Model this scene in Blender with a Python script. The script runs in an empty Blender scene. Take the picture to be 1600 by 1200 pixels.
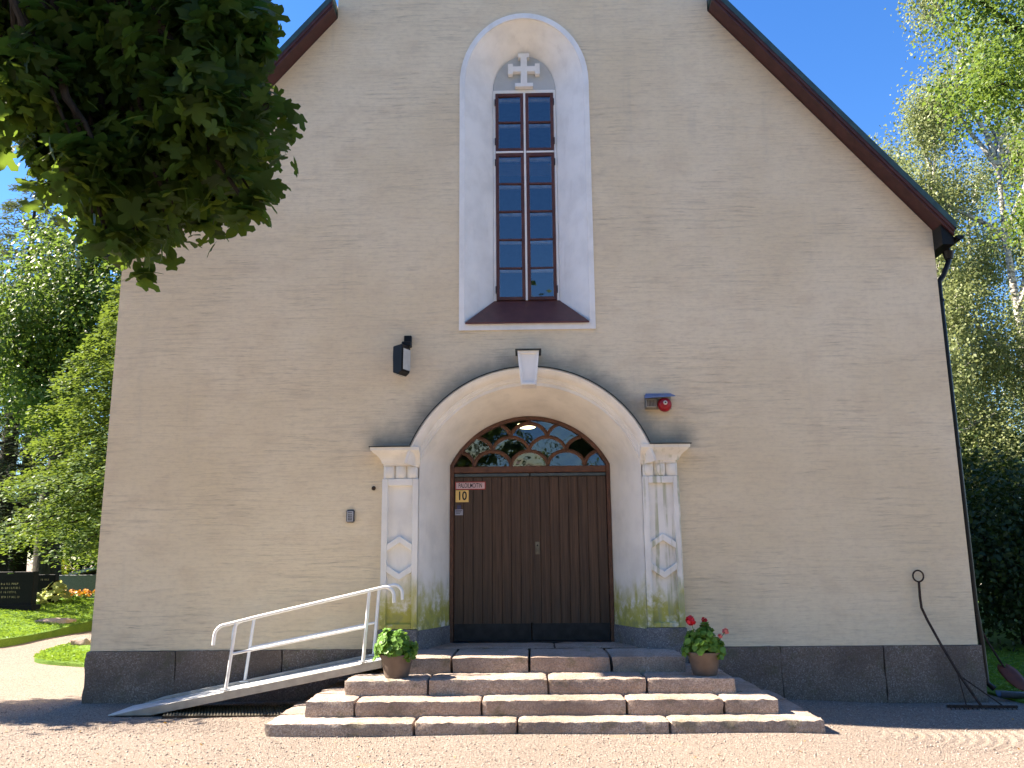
import bpy, bmesh, math, random
import numpy as np
from mathutils import Vector, Matrix
from mathutils.geometry import tessellate_polygon
R = math.radians
random.seed(7); rng = np.random.default_rng(7)
sc = bpy.context.scene
C = sc.collection

# ------------------------------------------------------------------ camera
def make_camera():
    p, r, w = R(11.3), R(-0.53), R(1.0)
    fw = Vector((0, math.cos(p), math.sin(p))); up = Vector((0, -math.sin(p), math.cos(p))); rt = Vector((1, 0, 0))
    rt2 = rt*math.cos(r) + up*math.sin(r); up2 = -rt*math.sin(r) + up*math.cos(r)
    Rz = Matrix.Rotation(w, 3, 'Z')
    X, Y, Z = Rz @ rt2, Rz @ up2, -(Rz @ fw)
    cd = bpy.data.cameras.new('camera'); co = bpy.data.objects.new('camera', cd); C.objects.link(co)
    co.matrix_world = Matrix(((X.x, Y.x, Z.x, 0.0), (X.y, Y.y, Z.y, -10.6), (X.z, Y.z, Z.z, 1.85), (0, 0, 0, 1)))
    cd.sensor_width = 36; cd.lens = 36*1340/1600; cd.clip_end = 2000; cd.clip_start = .05
    sc.camera = co
make_camera()

# ------------------------------------------------------------------ sky, sun, exposure
SUN_EL, SUN_BACK = 39.0, 8.5          # the sun stands left of the church, a little behind the gable wall
W = bpy.data.worlds.new('World'); sc.world = W; W.use_nodes = True
nt = W.node_tree; nt.nodes.clear()
sky = nt.nodes.new('ShaderNodeTexSky'); sky.sky_type = 'NISHITA'; sky.sun_disc = False
sky.sun_elevation = R(SUN_EL); sky.sun_rotation = R(-(90-SUN_BACK)); sky.air_density = 1.0; sky.dust_density = .1; sky.ozone_density = 4.5
bg = nt.nodes.new('ShaderNodeBackground'); bg.inputs['Strength'].default_value = .056
wo = nt.nodes.new('ShaderNodeOutputWorld')
hs = nt.nodes.new('ShaderNodeHueSaturation'); hs.inputs['Saturation'].default_value = 1.22; hs.inputs['Hue'].default_value = .508
nt.links.new(sky.outputs[0], hs.inputs['Color']); nt.links.new(hs.outputs[0], bg.inputs[0]); nt.links.new(bg.outputs[0], wo.inputs[0])
sd = bpy.data.lights.new('sun', 'SUN'); sd.energy = 4.6; sd.angle = R(.53); sd.color = (1, .885, .73)
so = bpy.data.objects.new('sun', sd); C.objects.link(so)
ts = Vector((-math.cos(R(SUN_EL))*math.cos(R(SUN_BACK)), math.cos(R(SUN_EL))*math.sin(R(SUN_BACK)), math.sin(R(SUN_EL))))
so.rotation_euler = ts.to_track_quat('Z', 'Y').to_euler(); so.location = (-20, 5, 20)
vs = sc.view_settings; vs.view_transform = 'Standard'; vs.look = 'None'; vs.gamma = 1; vs.exposure = 2.45; vs.use_curve_mapping = False
sc.cycles.max_bounces = 8; sc.cycles.diffuse_bounces = 5; sc.cycles.transparent_max_bounces = 12
sc.cycles.use_denoising = True; sc.cycles.caustics_reflective = False; sc.cycles.caustics_refractive = False

# ------------------------------------------------------------------ material helpers
class NB:
    def __init__(s, name):
        s.m = bpy.data.materials.new(name); s.m.use_nodes = True; s.t = s.m.node_tree; s.t.nodes.clear()
        s.out = s.t.nodes.new('ShaderNodeOutputMaterial'); s.tc = None
    def n(s, typ, **kw):
        nd = s.t.nodes.new('ShaderNode'+typ)
        for k, v in kw.items():
            if k in ('i',):
                for kk, vv in v.items(): s.set(nd.inputs[kk], vv)
            else: setattr(nd, k, v)
        return nd
    def set(s, sock, v):
        if hasattr(v, 'is_output') or isinstance(v, bpy.types.NodeSocket): s.t.links.new(v, sock)
        else:
            if isinstance(v, tuple) and len(v) == 3 and sock.type == 'RGBA': v = (*v, 1)
            sock.default_value = v
    def obj(s):
        if not s.tc: s.tc = s.n('TexCoord')
        return s.tc.outputs['Object']
    def pos(s):
        return s.n('NewGeometry').outputs['Position']
    def mapv(s, vec, scale=(1, 1, 1), loc=(0, 0, 0)):
        return s.n('Mapping', i={'Vector': vec, 'Scale': scale, 'Location': loc}).outputs[0]
    def noise(s, vec, scale=1, detail=4, rough=.55, dist=0):
        return s.n('TexNoise', i={'Vector': vec, 'Scale': scale, 'Detail': detail, 'Roughness': rough, 'Distortion': dist}).outputs['Fac']
    def ramp(s, v, a, b, lo=0., hi=1.):
        return s.n('MapRange', interpolation_type='SMOOTHSTEP', i={'Value': v, 'From Min': a, 'From Max': b, 'To Min': lo, 'To Max': hi}).outputs[0]
    def mul(s, a, b, op='MULTIPLY'):
        nd = s.n('Math', operation=op); s.set(nd.inputs[0], a); s.set(nd.inputs[1], b); return nd.outputs[0]
    def mix(s, f, a, b, mode='MIX'):
        nd = s.n('Mix', data_type='RGBA', blend_type=mode); s.set(nd.inputs[0], f); s.set(nd.inputs[6], a); s.set(nd.inputs[7], b); return nd.outputs[2]
    def sep(s, v):
        return s.n('SeparateXYZ', i={0: v}).outputs
    def bump(s, h, strength=.5, dist=.01, normal=None):
        i = {'Height': h, 'Strength': strength, 'Distance': dist}
        if normal is not None: i['Normal'] = normal
        return s.n('Bump', i=i).outputs[0]
    def bsdf(s, col, rough=.8, metal=0., normal=None, spec=.35):
        i = {'Base Color': col, 'Roughness': rough, 'Metallic': metal, 'Specular IOR Level': spec}
        if normal is not None: i['Normal'] = normal
        b = s.n('BsdfPrincipled', i=i); s.t.links.new(b.outputs[0], s.out.inputs[0]); return s.m

def simple(name, col, rough=.7, metal=0., var=.18, vscale=9., bump=.15, bscale=60., bdist=.004, spec=.35):
    b = NB(name); o = b.obj()
    n1 = b.noise(o, vscale, 5)
    dark = tuple(c*(1-var) for c in col); lite = tuple(min(1, c*(1+var)) for c in col)
    c = b.mix(b.ramp(n1, .3, .7), dark, lite)
    nb = b.noise(o, bscale, 3)
    return b.bsdf(c, rough, metal, b.bump(nb, bump, bdist), spec)

M = {}
def m_plaster():
    b = NB('plaster'); o = b.obj()
    big = b.noise(o, .55, 3); med = b.noise(b.mapv(o, (1, 1, 1.6)), 2.3, 5)
    col = b.mix(b.ramp(big, .3, .7), (.745, .615, .415), (.81, .69, .495))
    col = b.mix(b.mul(b.ramp(med, .45, .75), .5), col, (.67, .54, .375))
    warp = b.noise(o, 1.2, 2)
    wv = b.n('VectorMath', operation='ADD'); b.set(wv.inputs[0], o)
    cx = b.n('CombineXYZ'); b.set(cx.inputs[2], b.mul(warp, .07)); b.set(wv.inputs[1], cx.outputs[0])
    st = b.noise(b.mapv(wv.outputs[0], (1.6, 1.6, 30)), 1, 5, .6)
    st2 = b.noise(b.mapv(wv.outputs[0], (4.5, 4.5, 110), (3, 0, 1)), 1, 3, .6)
    patch = b.ramp(b.noise(b.mapv(o, (1, 1, 1.5), (5, 2, 9)), .9, 3), .42, .66)
    dash = b.mul(b.ramp(st2, .54, .66), b.ramp(st, .42, .58))
    dash = b.mul(dash, b.mul(patch, .35, 'ADD'))
    col = b.mix(b.mul(dash, .44), col, (.28, .215, .15))
    col = b.mix(b.mul(b.mul(b.ramp(st, .45, .75), b.mul(patch, .35, 'ADD')), .38), col, (.42, .35, .26))
    x, y, z = b.sep(o)                         # soft shade above arch and capitals painted into the plaster, with some algae
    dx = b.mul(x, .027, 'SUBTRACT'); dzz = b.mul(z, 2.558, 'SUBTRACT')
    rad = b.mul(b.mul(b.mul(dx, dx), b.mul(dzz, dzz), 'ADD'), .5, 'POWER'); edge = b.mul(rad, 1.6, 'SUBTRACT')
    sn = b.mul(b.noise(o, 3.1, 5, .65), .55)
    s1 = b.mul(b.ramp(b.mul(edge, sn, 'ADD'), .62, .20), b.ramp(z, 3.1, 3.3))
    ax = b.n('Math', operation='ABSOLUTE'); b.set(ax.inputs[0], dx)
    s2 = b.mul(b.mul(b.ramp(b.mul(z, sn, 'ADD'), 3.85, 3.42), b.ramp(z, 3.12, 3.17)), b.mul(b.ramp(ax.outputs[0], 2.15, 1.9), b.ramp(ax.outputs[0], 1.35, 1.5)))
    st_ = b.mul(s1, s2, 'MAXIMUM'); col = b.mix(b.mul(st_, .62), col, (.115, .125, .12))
    mott = b.noise(b.mapv(o, (1, 1, 2.2)), 11, 6, .7); col = b.mix(b.mul(b.ramp(mott, .42, .72), .30), col, (.50, .40, .29))
    rain = b.mul(b.ramp(b.noise(b.mapv(o, (3.2, 3.2, .22), (1, 0, 4)), 1, 5, .6), .54, .74), b.ramp(b.noise(o, .7, 2), .4, .6)); col = b.mix(b.mul(rain, .22), col, (.40, .37, .32))
    speck = b.noise(o, 46, 2); col = b.mix(b.mul(b.ramp(speck, .70, .78), .4), col, (.22, .18, .14))
    h = b.mul(b.mul(st, -.6), b.mul(st2, -.5), 'ADD')
    h = b.mul(h, b.mul(b.noise(o, 120, 3), .25), 'ADD')
    return b.bsdf(col, .92, 0, b.bump(h, .8, .014), .2)
def m_white(name, algae=True, base=(.83, .79, .715)):
    b = NB(name); o = b.obj(); x, y, z = b.sep(o)
    n = b.noise(o, 3.2, 5); col = b.mix(b.ramp(n, .35, .75), base, tuple(c*.86 for c in base))
    col = b.mix(b.mul(b.ramp(b.noise(b.mapv(o, (5, 5, 1.1)), 1.6, 5), .55, .8), .35), col, (.55, .54, .52))
    if algae:
        na = b.noise(b.mapv(o, (4, 4, 1.6)), 1.5, 6, .65)
        hgt = b.mul(z, b.mul(na, .9), 'SUBTRACT')              # height minus noise
        f1 = b.mul(b.ramp(hgt, 1.16, .70), b.ramp(b.noise(o, 4.5, 5, .7), .30, .52))
        col = b.mix(b.mul(f1, .95), col, (.44, .40, .06))
        f2 = b.mul(b.ramp(hgt, .9, .5), b.ramp(b.noise(o, 9, 4), .45, .65)); col = b.mix(b.mul(f2, .6), col, (.20, .22, .13))
        # green runs on the right pilaster and its capital
        run = b.mul(b.ramp(b.noise(b.mapv(o, (16, 16, .7)), 1, 4), .50, .62), b.ramp(x, 1.36, 1.45))
        run = b.mul(run, b.ramp(b.noise(b.mapv(o, (3, 3, 2)), 1.7, 3), .35, .6))
        run = b.mul(run, b.ramp(z, 3.3, 2.9))
        col = b.mix(b.mul(run, .75), col, (.33, .34, .19))
    h = b.mul(b.noise(o, 30, 4), b.mul(b.noise(o, 150, 2), .4), 'ADD')
    return b.bsdf(col, .8, 0, b.bump(h, .25, .006), .3)
def m_granite(name, base, spot, rough=.85, bs=1.):
    b = NB(name); o = b.pos()
    v = b.n('TexVoronoi', i={'Vector': o, 'Scale': 95.}); vc = b.sep(v.outputs['Color'])
    col = b.mix(b.ramp(vc[0], .35, .8), base, spot)
    col = b.mix(b.mul(b.ramp(vc[1], .72, .9), .4), col, (.08, .065, .06))
    col = b.mix(b.mul(b.ramp(vc[2], .8, .95), .5), col, (.55, .50, .46))
    big = b.noise(o, 1.7, 4); col = b.mix(b.mul(b.ramp(big, .4, .7), .6), col, tuple(c*.5 for c in base))
    rr = b.n('ObjectInfo').outputs['Random']
    col = b.mix(b.mul(rr, .35), col, (base[0]*.8, base[1]*.66, base[2]*.6))
    moss = b.mul(b.ramp(b.noise(o, 5, 6, .65), .52, .70), .5); col = b.mix(moss, col, (.13, .12, .06))
    h = b.mul(b.noise(o, 24, 5, .7), b.mul(b.noise(o, 110, 3), .45), 'ADD')
    return b.bsdf(col, rough, 0, b.bump(h, .85, .016*bs), .3)
def m_gravel():
    b = NB('gravel'); o = b.pos()
    v = b.n('TexVoronoi', i={'Vector': o, 'Scale': 105.}); vc = b.sep(v.outputs['Color'])
    v2 = b.n('TexVoronoi', i={'Vector': o, 'Scale': 42.}); vc2 = b.sep(v2.outputs['Color'])
    col = b.mix(b.ramp(vc[0], .1, .9), (.165, .130, .106), (.315, .258, .214))
    col = b.mix(b.mul(b.ramp(vc2[1], .8, .95), .55), col, (.17, .13, .10))
    col = b.mix(b.mul(b.ramp(vc[2], .85, .97), .6), col, (.50, .44, .38))
    big = b.noise(o, .8, 4); col = b.mix(b.mul(b.ramp(big, .4, .7), .3), col, (.255, .20, .158))
    stain = b.ramp(b.noise(o, 2.6, 5), .62, .74); col = b.mix(b.mul(stain, .35), col, (.30, .21, .12))
    h = b.mul(v.outputs['Distance'], b.mul(v2.outputs['Distance'], .8), 'ADD')
    return b.bsdf(col, .95, 0, b.bump(h, .8, .012), .15)
def m_grass(name, a, c2):
    b = NB(name); o = b.pos()
    n = b.noise(o, 2.2, 5); f = b.noise(o, 55, 3)
    col = b.mix(b.ramp(n, .3, .7), a, c2); col = b.mix(b.mul(b.ramp(f, .35, .65), .5), col, tuple(x*.5 for x in a))
    return b.bsdf(col, .9, 0, b.bump(f, 1., .03), .15)
def m_leaf(name, a, c2, trans=.35, tcol=None, gloss=.25):
    b = NB(name); r = b.n('NewGeometry').outputs['Random Per Island']
    col = b.mix(r, a, c2)
    d = b.n('BsdfPrincipled', i={'Base Color': col, 'Roughness': .48, 'Specular IOR Level': gloss})
    tc = tcol or tuple(min(1, x*y) for x, y in zip(c2, (1.9, 1.7, .9)))
    t = b.n('BsdfTranslucent', i={'Color': b.mix(r, tc, tuple(x*.7 for x in tc))})
    mx = b.n('MixShader', i={0: trans, 1: d.outputs[0], 2: t.outputs[0]}); b.t.links.new(mx.outputs[0], b.out.inputs[0]); return b.m
def m_bark(name, a, c2, sc_=(9, 9, 2)):
    b = NB(name); o = b.pos(); n = b.noise(b.mapv(o, sc_), 1.5, 5, .65)
    return b.bsdf(b.mix(b.ramp(n, .35, .65), a, c2), .9, 0, b.bump(n, .8, .03), .15)
def m_wood():
    b = NB('door_wood'); o = b.obj(); rr = b.n('ObjectInfo').outputs['Random']
    sh = b.n('CombineXYZ'); b.set(sh.inputs[0], b.mul(rr, 37.)); b.set(sh.inputs[2], b.mul(rr, 11.))
    v = b.n('VectorMath', operation='ADD'); b.set(v.inputs[0], o); b.set(v.inputs[1], sh.outputs[0])
    g = b.noise(b.mapv(v.outputs[0], (42, 42, 1.1)), 1.2, 5, .65, .4)
    col = b.mix(b.ramp(g, .3, .7), (.040, .022, .014), (.115, .064, .037))
    col = b.mix(b.mul(rr, .5), col, (.050, .034, .024))
    z = b.sep(o)[2]; wear = b.mul(b.ramp(z, 1.9, .9), b.ramp(b.noise(b.mapv(o, (18, 18, 2.2)), 1, 4), .4, .7))
    col = b.mix(b.mul(wear, .45), col, (.060, .047, .038))
    return b.bsdf(col, .55, 0, b.bump(g, .45, .004), .35)
def m_glass(name, tint=(.80, .84, .86), refl=.16, wavy=.0):
    b = NB(name); o = b.pos()
    nrm = b.bump(b.noise(o, 2.6, 2), wavy, .02) if wavy else None
    fr = b.n('Fresnel', i={'IOR': 1.75})
    f = b.mul(b.mul(fr.outputs[0], 1.0), refl, 'ADD')
    t = b.n('BsdfTransparent', i={'Color': tint}); g = b.n('BsdfGlossy', i={'Color': (.95, .97, 1.), 'Roughness': .015})
    if nrm is not None: b.set(g.inputs['Normal'], nrm)
    mx = b.n('MixShader', i={0: f, 1: t.outputs[0], 2: g.outputs[0]}); b.t.links.new(mx.outputs[0], b.out.inputs[0]); return b.m
def m_emit(name, col, s):
    b = NB(name); e = b.n('Emission', i={'Color': col, 'Strength': s}); b.t.links.new(e.outputs[0], b.out.inputs[0]); return b.m

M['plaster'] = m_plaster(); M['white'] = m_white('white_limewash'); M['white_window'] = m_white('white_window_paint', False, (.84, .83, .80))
M['tymp'] = m_white('tympanum_grey', False, (.50, .52, .52)); M['granite'] = m_granite('step_granite', (.36, .28, .225), (.50, .405, .335)); M['plinth'] = m_granite('plinth_granite', (.205, .162, .132), (.30, .24, .195), .85, 2.2)
M['base'] = m_granite('grey_granite', (.15, .145, .15), (.23, .22, .22), .85, .6)
M['gravel'] = m_gravel(); M['lawn'] = m_grass('lawn_turf', (.10, .19, .022), (.17, .27, .04)); M['soil'] = simple('soil', (.075, .05, .032), .95, bump=.9, bdist=.02)
M['redboard'] = simple('oxide_red_board', (.058, .022, .022), .5, var=.2, bscale=30)
M['redsheet'] = simple('oxide_red_sheet', (.125, .042, .034), .42, var=.12, bscale=20)
M['roof'] = simple('roof_sheet', (.045, .085, .085), .45, .3, var=.15); M['black'] = simple('black_metal', (.012, .012, .013), .38, .4, var=.1)
M['flash'] = simple('dark_flashing', (.045, .05, .048), .6, .3); M['wood'] = m_wood()
M['frame'] = simple('frame_brown', (.105, .046, .026), .5, var=.25, vscale=14); M['sash'] = simple('sash_brown', (.10, .036, .024), .45, var=.2)
M['glass'] = m_glass('window_glass', refl=.07); M['fanglass'] = m_glass('fanlight_glass', refl=.01, wavy=.35)
M['alu'] = simple('aluminium', (.72, .74, .76), .5, .6, var=.08, bump=.06); M['beam'] = simple('ramp_beam', (.36, .35, .33), .5, .6, var=.12, bump=.06); M['rail'] = simple('white_rail_paint', (.80, .80, .79), .35, .05, var=.06, bump=.05)  # beam: the ramp's aluminium again, its shaded side put into a darker colour
M['pot'] = simple('pot_clay', (.118, .088, .070), .7, var=.14); M['iron'] = simple('rusty_iron', (.050, .030, .022), .75, .3, var=.4, vscale=30)
M['interior'] = simple('interior_dark', (.06, .055, .05), .9); M['inner_sash'] = simple('inner_sash_paint', (.80, .81, .80), .5)
M['kick'] = simple('kick_plate', (.020, .022, .026), .45, .4, var=.3); M['drip'] = simple('drip_rail', (.085, .10, .10), .45, .5)
M['steel'] = simple('lock_steel', (.17, .155, .12), .45, .8)

# ------------------------------------------------------------------ geometry helpers
def tag(o, label=None, cat=None, group=None, kind=None):
    if label: o['label'] = label
    if cat: o['category'] = cat
    if group: o['group'] = group
    if kind: o['kind'] = kind
    return o
def thing(name, loc, label, cat, group=None):
    o = bpy.data.objects.new(name, None); o.location = loc; o.empty_display_size = .1; C.objects.link(o)
    return tag(o, label, cat, group)
def wloc(o):
    v = Vector((0, 0, 0))
    while o is not None: v = v + o.location; o = o.parent
    return v
class MB:
    def __init__(s): s.v = []; s.f = []
    def add(s, vs, fs):
        k = len(s.v); s.v += [tuple(v) for v in vs]; s.f += [tuple(i+k for i in f) for f in fs]; return s
    def box(s, x0, x1, y0, y1, z0, z1):
        return s.add([(x0, y0, z0), (x1, y0, z0), (x1, y1, z0), (x0, y1, z0), (x0, y0, z1), (x1, y0, z1), (x1, y1, z1), (x0, y1, z1)],
                     [(0, 3, 2, 1), (4, 5, 6, 7), (0, 1, 5, 4), (1, 2, 6, 5), (2, 3, 7, 6), (3, 0, 4, 7)])
    def prism(s, poly, y0, y1):              # poly in (x, z), extruded along y
        n = len(poly); vs = [(x, y0, z) for x, z in poly] + [(x, y1, z) for x, z in poly]
        tr = tessellate_polygon([[Vector((x, z, 0)) for x, z in poly]])
        fs = [tuple(t) for t in tr] + [tuple(n+i for i in reversed(t)) for t in tr]
        fs += [(i, (i+1) % n, n+(i+1) % n, n+i) for i in range(n)]
        return s.add(vs, fs)
    def bar(s, a, b, w, h, up=(0, 0, 1)):    # square bar from a to b
        a, b = Vector(a), Vector(b); d = (b-a).normalized(); u = Vector(up); r = d.cross(u)
        if r.length < 1e-4: r = d.cross(Vector((0, 1, 0)))
        r.normalize(); u = r.cross(d)
        vs = [p + r*sx*w/2 + u*sz*h/2 for p in (a, b) for sx, sz in ((-1, -1), (1, -1), (1, 1), (-1, 1))]
        return s.add(vs, [(0, 1, 2, 3), (7, 6, 5, 4), (0, 4, 5, 1), (1, 5, 6, 2), (2, 6, 7, 3), (3, 7, 4, 0)])
    def tube(s, pts, rad, n=8, cap=True):
        pts = [Vector(p) for p in pts]; m = len(pts); rad = rad if hasattr(rad, '__len__') else [rad]*m
        t0 = (pts[1]-pts[0]).normalized(); ref = Vector((0, 0, 1)) if abs(t0.z) < .9 else Vector((0, 1, 0))
        u = t0.cross(ref).normalized(); vs = []
        for i, p in enumerate(pts):
            t = (pts[min(i+1, m-1)] - pts[max(i-1, 0)]).normalized()
            u = (u - t*u.dot(t)).normalized(); w = t.cross(u)
            vs += [p + (u*math.cos(2*math.pi*k/n) + w*math.sin(2*math.pi*k/n))*rad[i] for k in range(n)]
        fs = [(i*n+k, i*n+(k+1) % n, (i+1)*n+(k+1) % n, (i+1)*n+k) for i in range(m-1) for k in range(n)]
        if cap: fs += [tuple(reversed(range(n))), tuple((m-1)*n+k for k in range(n))]
        return s.add(vs, fs)
    def lathe(s, prof, c=(0, 0, 0), n=24):   # prof: (r, z)
        vs = [(c[0]+r*math.cos(2*math.pi*k/n), c[1]+r*math.sin(2*math.pi*k/n), c[2]+z) for r, z in prof for k in range(n)]
        m = len(prof); fs = [(i*n+k, i*n+(k+1) % n, (i+1)*n+(k+1) % n, (i+1)*n+k) for i in range(m-1) for k in range(n)]
        fs += [tuple(reversed(range(n))), tuple((m-1)*n+k for k in range(n))]
        return s.add(vs, fs)
    def loft(s, curves, close=False):
        n = len(curves[0]); k = len(curves); vs = [p for c in curves for p in c]
        fs = [(i*n+j, i*n+(j+1) % n, (i+1)*n+(j+1) % n, (i+1)*n+j) for i in range(k-1) for j in range(n if close else n-1)]
        return s.add(vs, fs)
    def build(s, name, mat, parent=None, smooth=False, bevel=0., seg=1, fix=True):
        off = wloc(parent) if parent else Vector((0, 0, 0))
        me = bpy.data.meshes.new(name); me.from_pydata([tuple(Vector(v)-off) for v in s.v], [], s.f); me.update()
        if fix or bevel:
            bm = bmesh.new(); bm.from_mesh(me)
            if fix: bmesh.ops.recalc_face_normals(bm, faces=bm.faces)
            if bevel:
                ed = [e for e in bm.edges if len(e.link_faces) == 2 and e.calc_face_angle(0) > .5]
                bmesh.ops.bevel(bm, geom=ed, offset=bevel, segments=seg, affect='EDGES', clamp_overlap=True)
            bm.to_mesh(me); bm.free()
        if smooth:
            me.polygons.foreach_set('use_smooth', [True]*len(me.polygons))
            try: me.set_sharp_from_angle(angle=R(40))
            except Exception: pass
        me.materials.append(M[mat] if isinstance(mat, str) else mat)
        o = bpy.data.objects.new(name, me); C.objects.link(o); o.parent = parent
        return o
def P(name, mat, parent, fn, *a, **k):       # one-shape part
    kb = {q: k.pop(q) for q in ('smooth', 'bevel', 'seg') if q in k}
    mb = MB(); getattr(mb, fn)(*a, **k); return mb.build(name, mat, parent, **kb)
def np_mesh(name, V, F, mat, parent=None, smooth=False):   # V (n,3), F (m,k) constant face size
    off = np.array(wloc(parent)) if parent else np.zeros(3)
    me = bpy.data.meshes.new(name); V = (V-off).astype(np.float32); m, k = F.shape
    me.vertices.add(len(V)); me.vertices.foreach_set('co', V.ravel())
    me.loops.add(m*k); me.loops.foreach_set('vertex_index', F.astype(np.int32).ravel())
    me.polygons.add(m); me.polygons.foreach_set('loop_start', np.arange(0, m*k, k, dtype=np.int32))
    me.update(calc_edges=True); me.validate()
    if smooth: me.polygons.foreach_set('use_smooth', [True]*m)
    me.materials.append(M[mat] if isinstance(mat, str) else mat)
    o = bpy.data.objects.new(name, me); C.objects.link(o); o.parent = parent; return o
def arc(cx, cz, r, a0, a1, n, rz=None):
    rz = rz or r
    return [(cx+r*math.cos(R(a0+(a1-a0)*i/n)), cz+rz*math.sin(R(a0+(a1-a0)*i/n))) for i in range(n+1)]
def text_mesh(name, txt, size, mat, parent, loc, extrude=.0012, xs=1., bold=0.):
    cu = bpy.data.curves.new(name, 'FONT'); cu.body = txt; cu.size = size; cu.extrude = extrude; cu.align_x = 'CENTER'; cu.align_y = 'CENTER'; cu.offset = bold
    tmp = bpy.data.objects.new('tmp_text', cu); C.objects.link(tmp); bpy.context.view_layer.update()
    me = bpy.data.meshes.new_from_object(tmp.evaluated_get(bpy.context.evaluated_depsgraph_get())); bpy.data.objects.remove(tmp)
    off = wloc(parent)
    for v in me.vertices: x, y, z = v.co; v.co = Vector((loc[0]+x*xs, loc[1]-z, loc[2]+y)) - off
    me.materials.clear(); me.materials.append(M[mat]); o = bpy.data.objects.new(name, me); C.objects.link(o); o.parent = parent; return o

# ------------------------------------------------------------------ ground
def sstep(t, a, b): t = np.clip((t-a)/(b-a), 0, 1); return t*t*(3-2*t)
def gz(x, y):
    x = np.asarray(x, float); y = np.asarray(y, float)
    z = .18 - .05*sstep(x, 2.2, 4.5) - .02*sstep(-y, 2, 7)
    z = z + .012*np.sin(x*1.7+y*.9)*np.sin(y*1.3-x*.6)
    # furrows left by the rake, in arcs
    for cx, cy, rx, sgn, x0, x1, y0, y1, amp in ((-1.2, -1.9, 1., -1, -4.9, -2.75, -1.95, -1.05, .006), (2.6, -1.75, 1., 1, 3.15, 5.6, -2.75, -1.55, .006)):
        r = np.sqrt((x-cx)**2*.55 + (y-cy)**2*1.5)
        m = sstep(x, x0, x0+.35)*(1-sstep(x, x1-.35, x1))*sstep(y, y0, y0+.18)*(1-sstep(y, y1-.18, y1))
        z = z + amp*m*np.sin(r*2*np.pi/.085)
    return z
def make_ground():
    def axis(lo, d0, d1, hi, step, grow):
        a = list(np.arange(d0, d1+1e-6, step)); k = step
        while a[-1] < hi: k *= grow; a.append(a[-1]+k)
        k = step
        while a[0] > lo: k *= grow; a.insert(0, a[0]-k)
        return np.array(a)
    xs = axis(-500, -6.2, 6.2, 500, .022, 1.25); ys = axis(-500, -3.0, -.2, 500, .022, 1.25)
    X, Y = np.meshgrid(xs, ys); Z = gz(X, Y); V = np.stack([X, Y, Z], -1).reshape(-1, 3)
    nx, ny = len(xs), len(ys); i = np.arange(nx-1)[None] + nx*np.arange(ny-1)[:, None]; i = i.ravel()
    F = np.stack([i, i+1, i+nx+1, i+nx], 1)
    tag(np_mesh('gravel_ground', V, F, 'gravel', None, True), kind='structure')
make_ground()

def lawn(name, outline, zf, res, skirt=.16):
    """turf sheet with a cut edge; outline is a list of (x, y)"""
    mb = MB(); n = len(outline); cx = sum(p[0] for p in outline)/n; cy = sum(p[1] for p in outline)/n
    rings = []
    for k in range(res+1):
        t = 1-k/res*.98
        rings.append([(cx+(x-cx)*t, cy+(y-cy)*t, zf(cx+(x-cx)*t, cy+(y-cy)*t, 1-t)) for x, y in outline])
    low = [(x, y, float(gz(x, y))-skirt) for x, y in outline]
    mb.loft([low]+rings, close=True); mb.f.append(tuple(len(mb.v)-n+i for i in range(n)))
    return tag(mb.build(name, 'lawn', None, smooth=True), kind='structure')
def smooth_outline(pts, n=8):
    out = []; m = len(pts)
    for i in range(m):
        p0, p1, p2, p3 = (np.array(pts[(i+j-1) % m], float) for j in range(4))
        for k in range(n):
            t = k/n; out.append(tuple(.5*((2*p1)+(-p0+p2)*t+(2*p0-5*p1+4*p2-p3)*t*t+(-p0+3*p1-3*p2+p3)*t**3)))
    return out
LAWN_A = smooth_outline([(-10.4, 6.3), (-10.45, 8.5), (-10.45, 11), (-10.1, 15), (-9.4, 20), (-7, 30), (-6, 45), (-20, 60), (-40, 40), (-34, 10), (-18, 5.2), (-12, 5.1)])
LAWN_B = smooth_outline([(-5.42, 3.0), (-7.0, 3.4), (-8.2, 4.1), (-8.8, 5.6), (-8.95, 7.5), (-8.9, 12), (-8, 20), (-5.42, 21)])
def za(x, y, d): return float(gz(x, y)) + .12 + .45*float(sstep(np.array(math.hypot(x+9.2, y-7)), 1, 8)) + .03*math.sin(x*.8)*math.sin(y*.7)
lawn('lawn', LAWN_A, za, 14)
lawn('lawn', LAWN_B, lambda x, y, d: float(gz(x, y))+.05+.06*min(1, d*3), 8, .1)
lawn('lawn', smooth_outline([(5.62, .12), (7.5, -.05), (12, -.3), (22, -1), (45, 10), (40, 50), (8, 50), (5.62, 20)]), lambda x, y, d: float(gz(x, y))+.03+.03*min(1, d*8), 10, .06)

# ------------------------------------------------------------------ the church
church = thing('church', (0, 0, 0), 'cream plastered church with steep gable, arched portal and tall round-headed window', 'church')
XL, XR, CXW = -5.27, 5.27, .02
RS, EZ = 1.185, 5.93                          # rake slope, eave height at the wall
TW0, TW1 = -2.55, 2.545                       # front tower rising out of the gable
def rake(x): return EZ + (5.27-abs(x))*RS
WC = .016                                     # window axis
DC = .027                                     # portal axis
PL_Z = .77
def win_curve(half, z0, zs, rise, n=28):      # up the right jamb, over, down the left
    return [(WC+half, z0)] + arc(WC, zs, half, 0, 180, n, rise) + [(WC-half, z0)]
def door_curve(half, z0, zc, r, n=28):        # jambs and a segmental arch whose springing is at +-half
    a = math.degrees(math.acos(min(1, half/r)))
    return [(DC+half, z0)] + arc(DC, zc, r, a, 180-a, n) + [(DC-half, z0)]
W_IN = win_curve(.80, 4.77, 8.13, .965)
P_IN = door_curve(1.36, .3, 2.50, 1.43)
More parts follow.
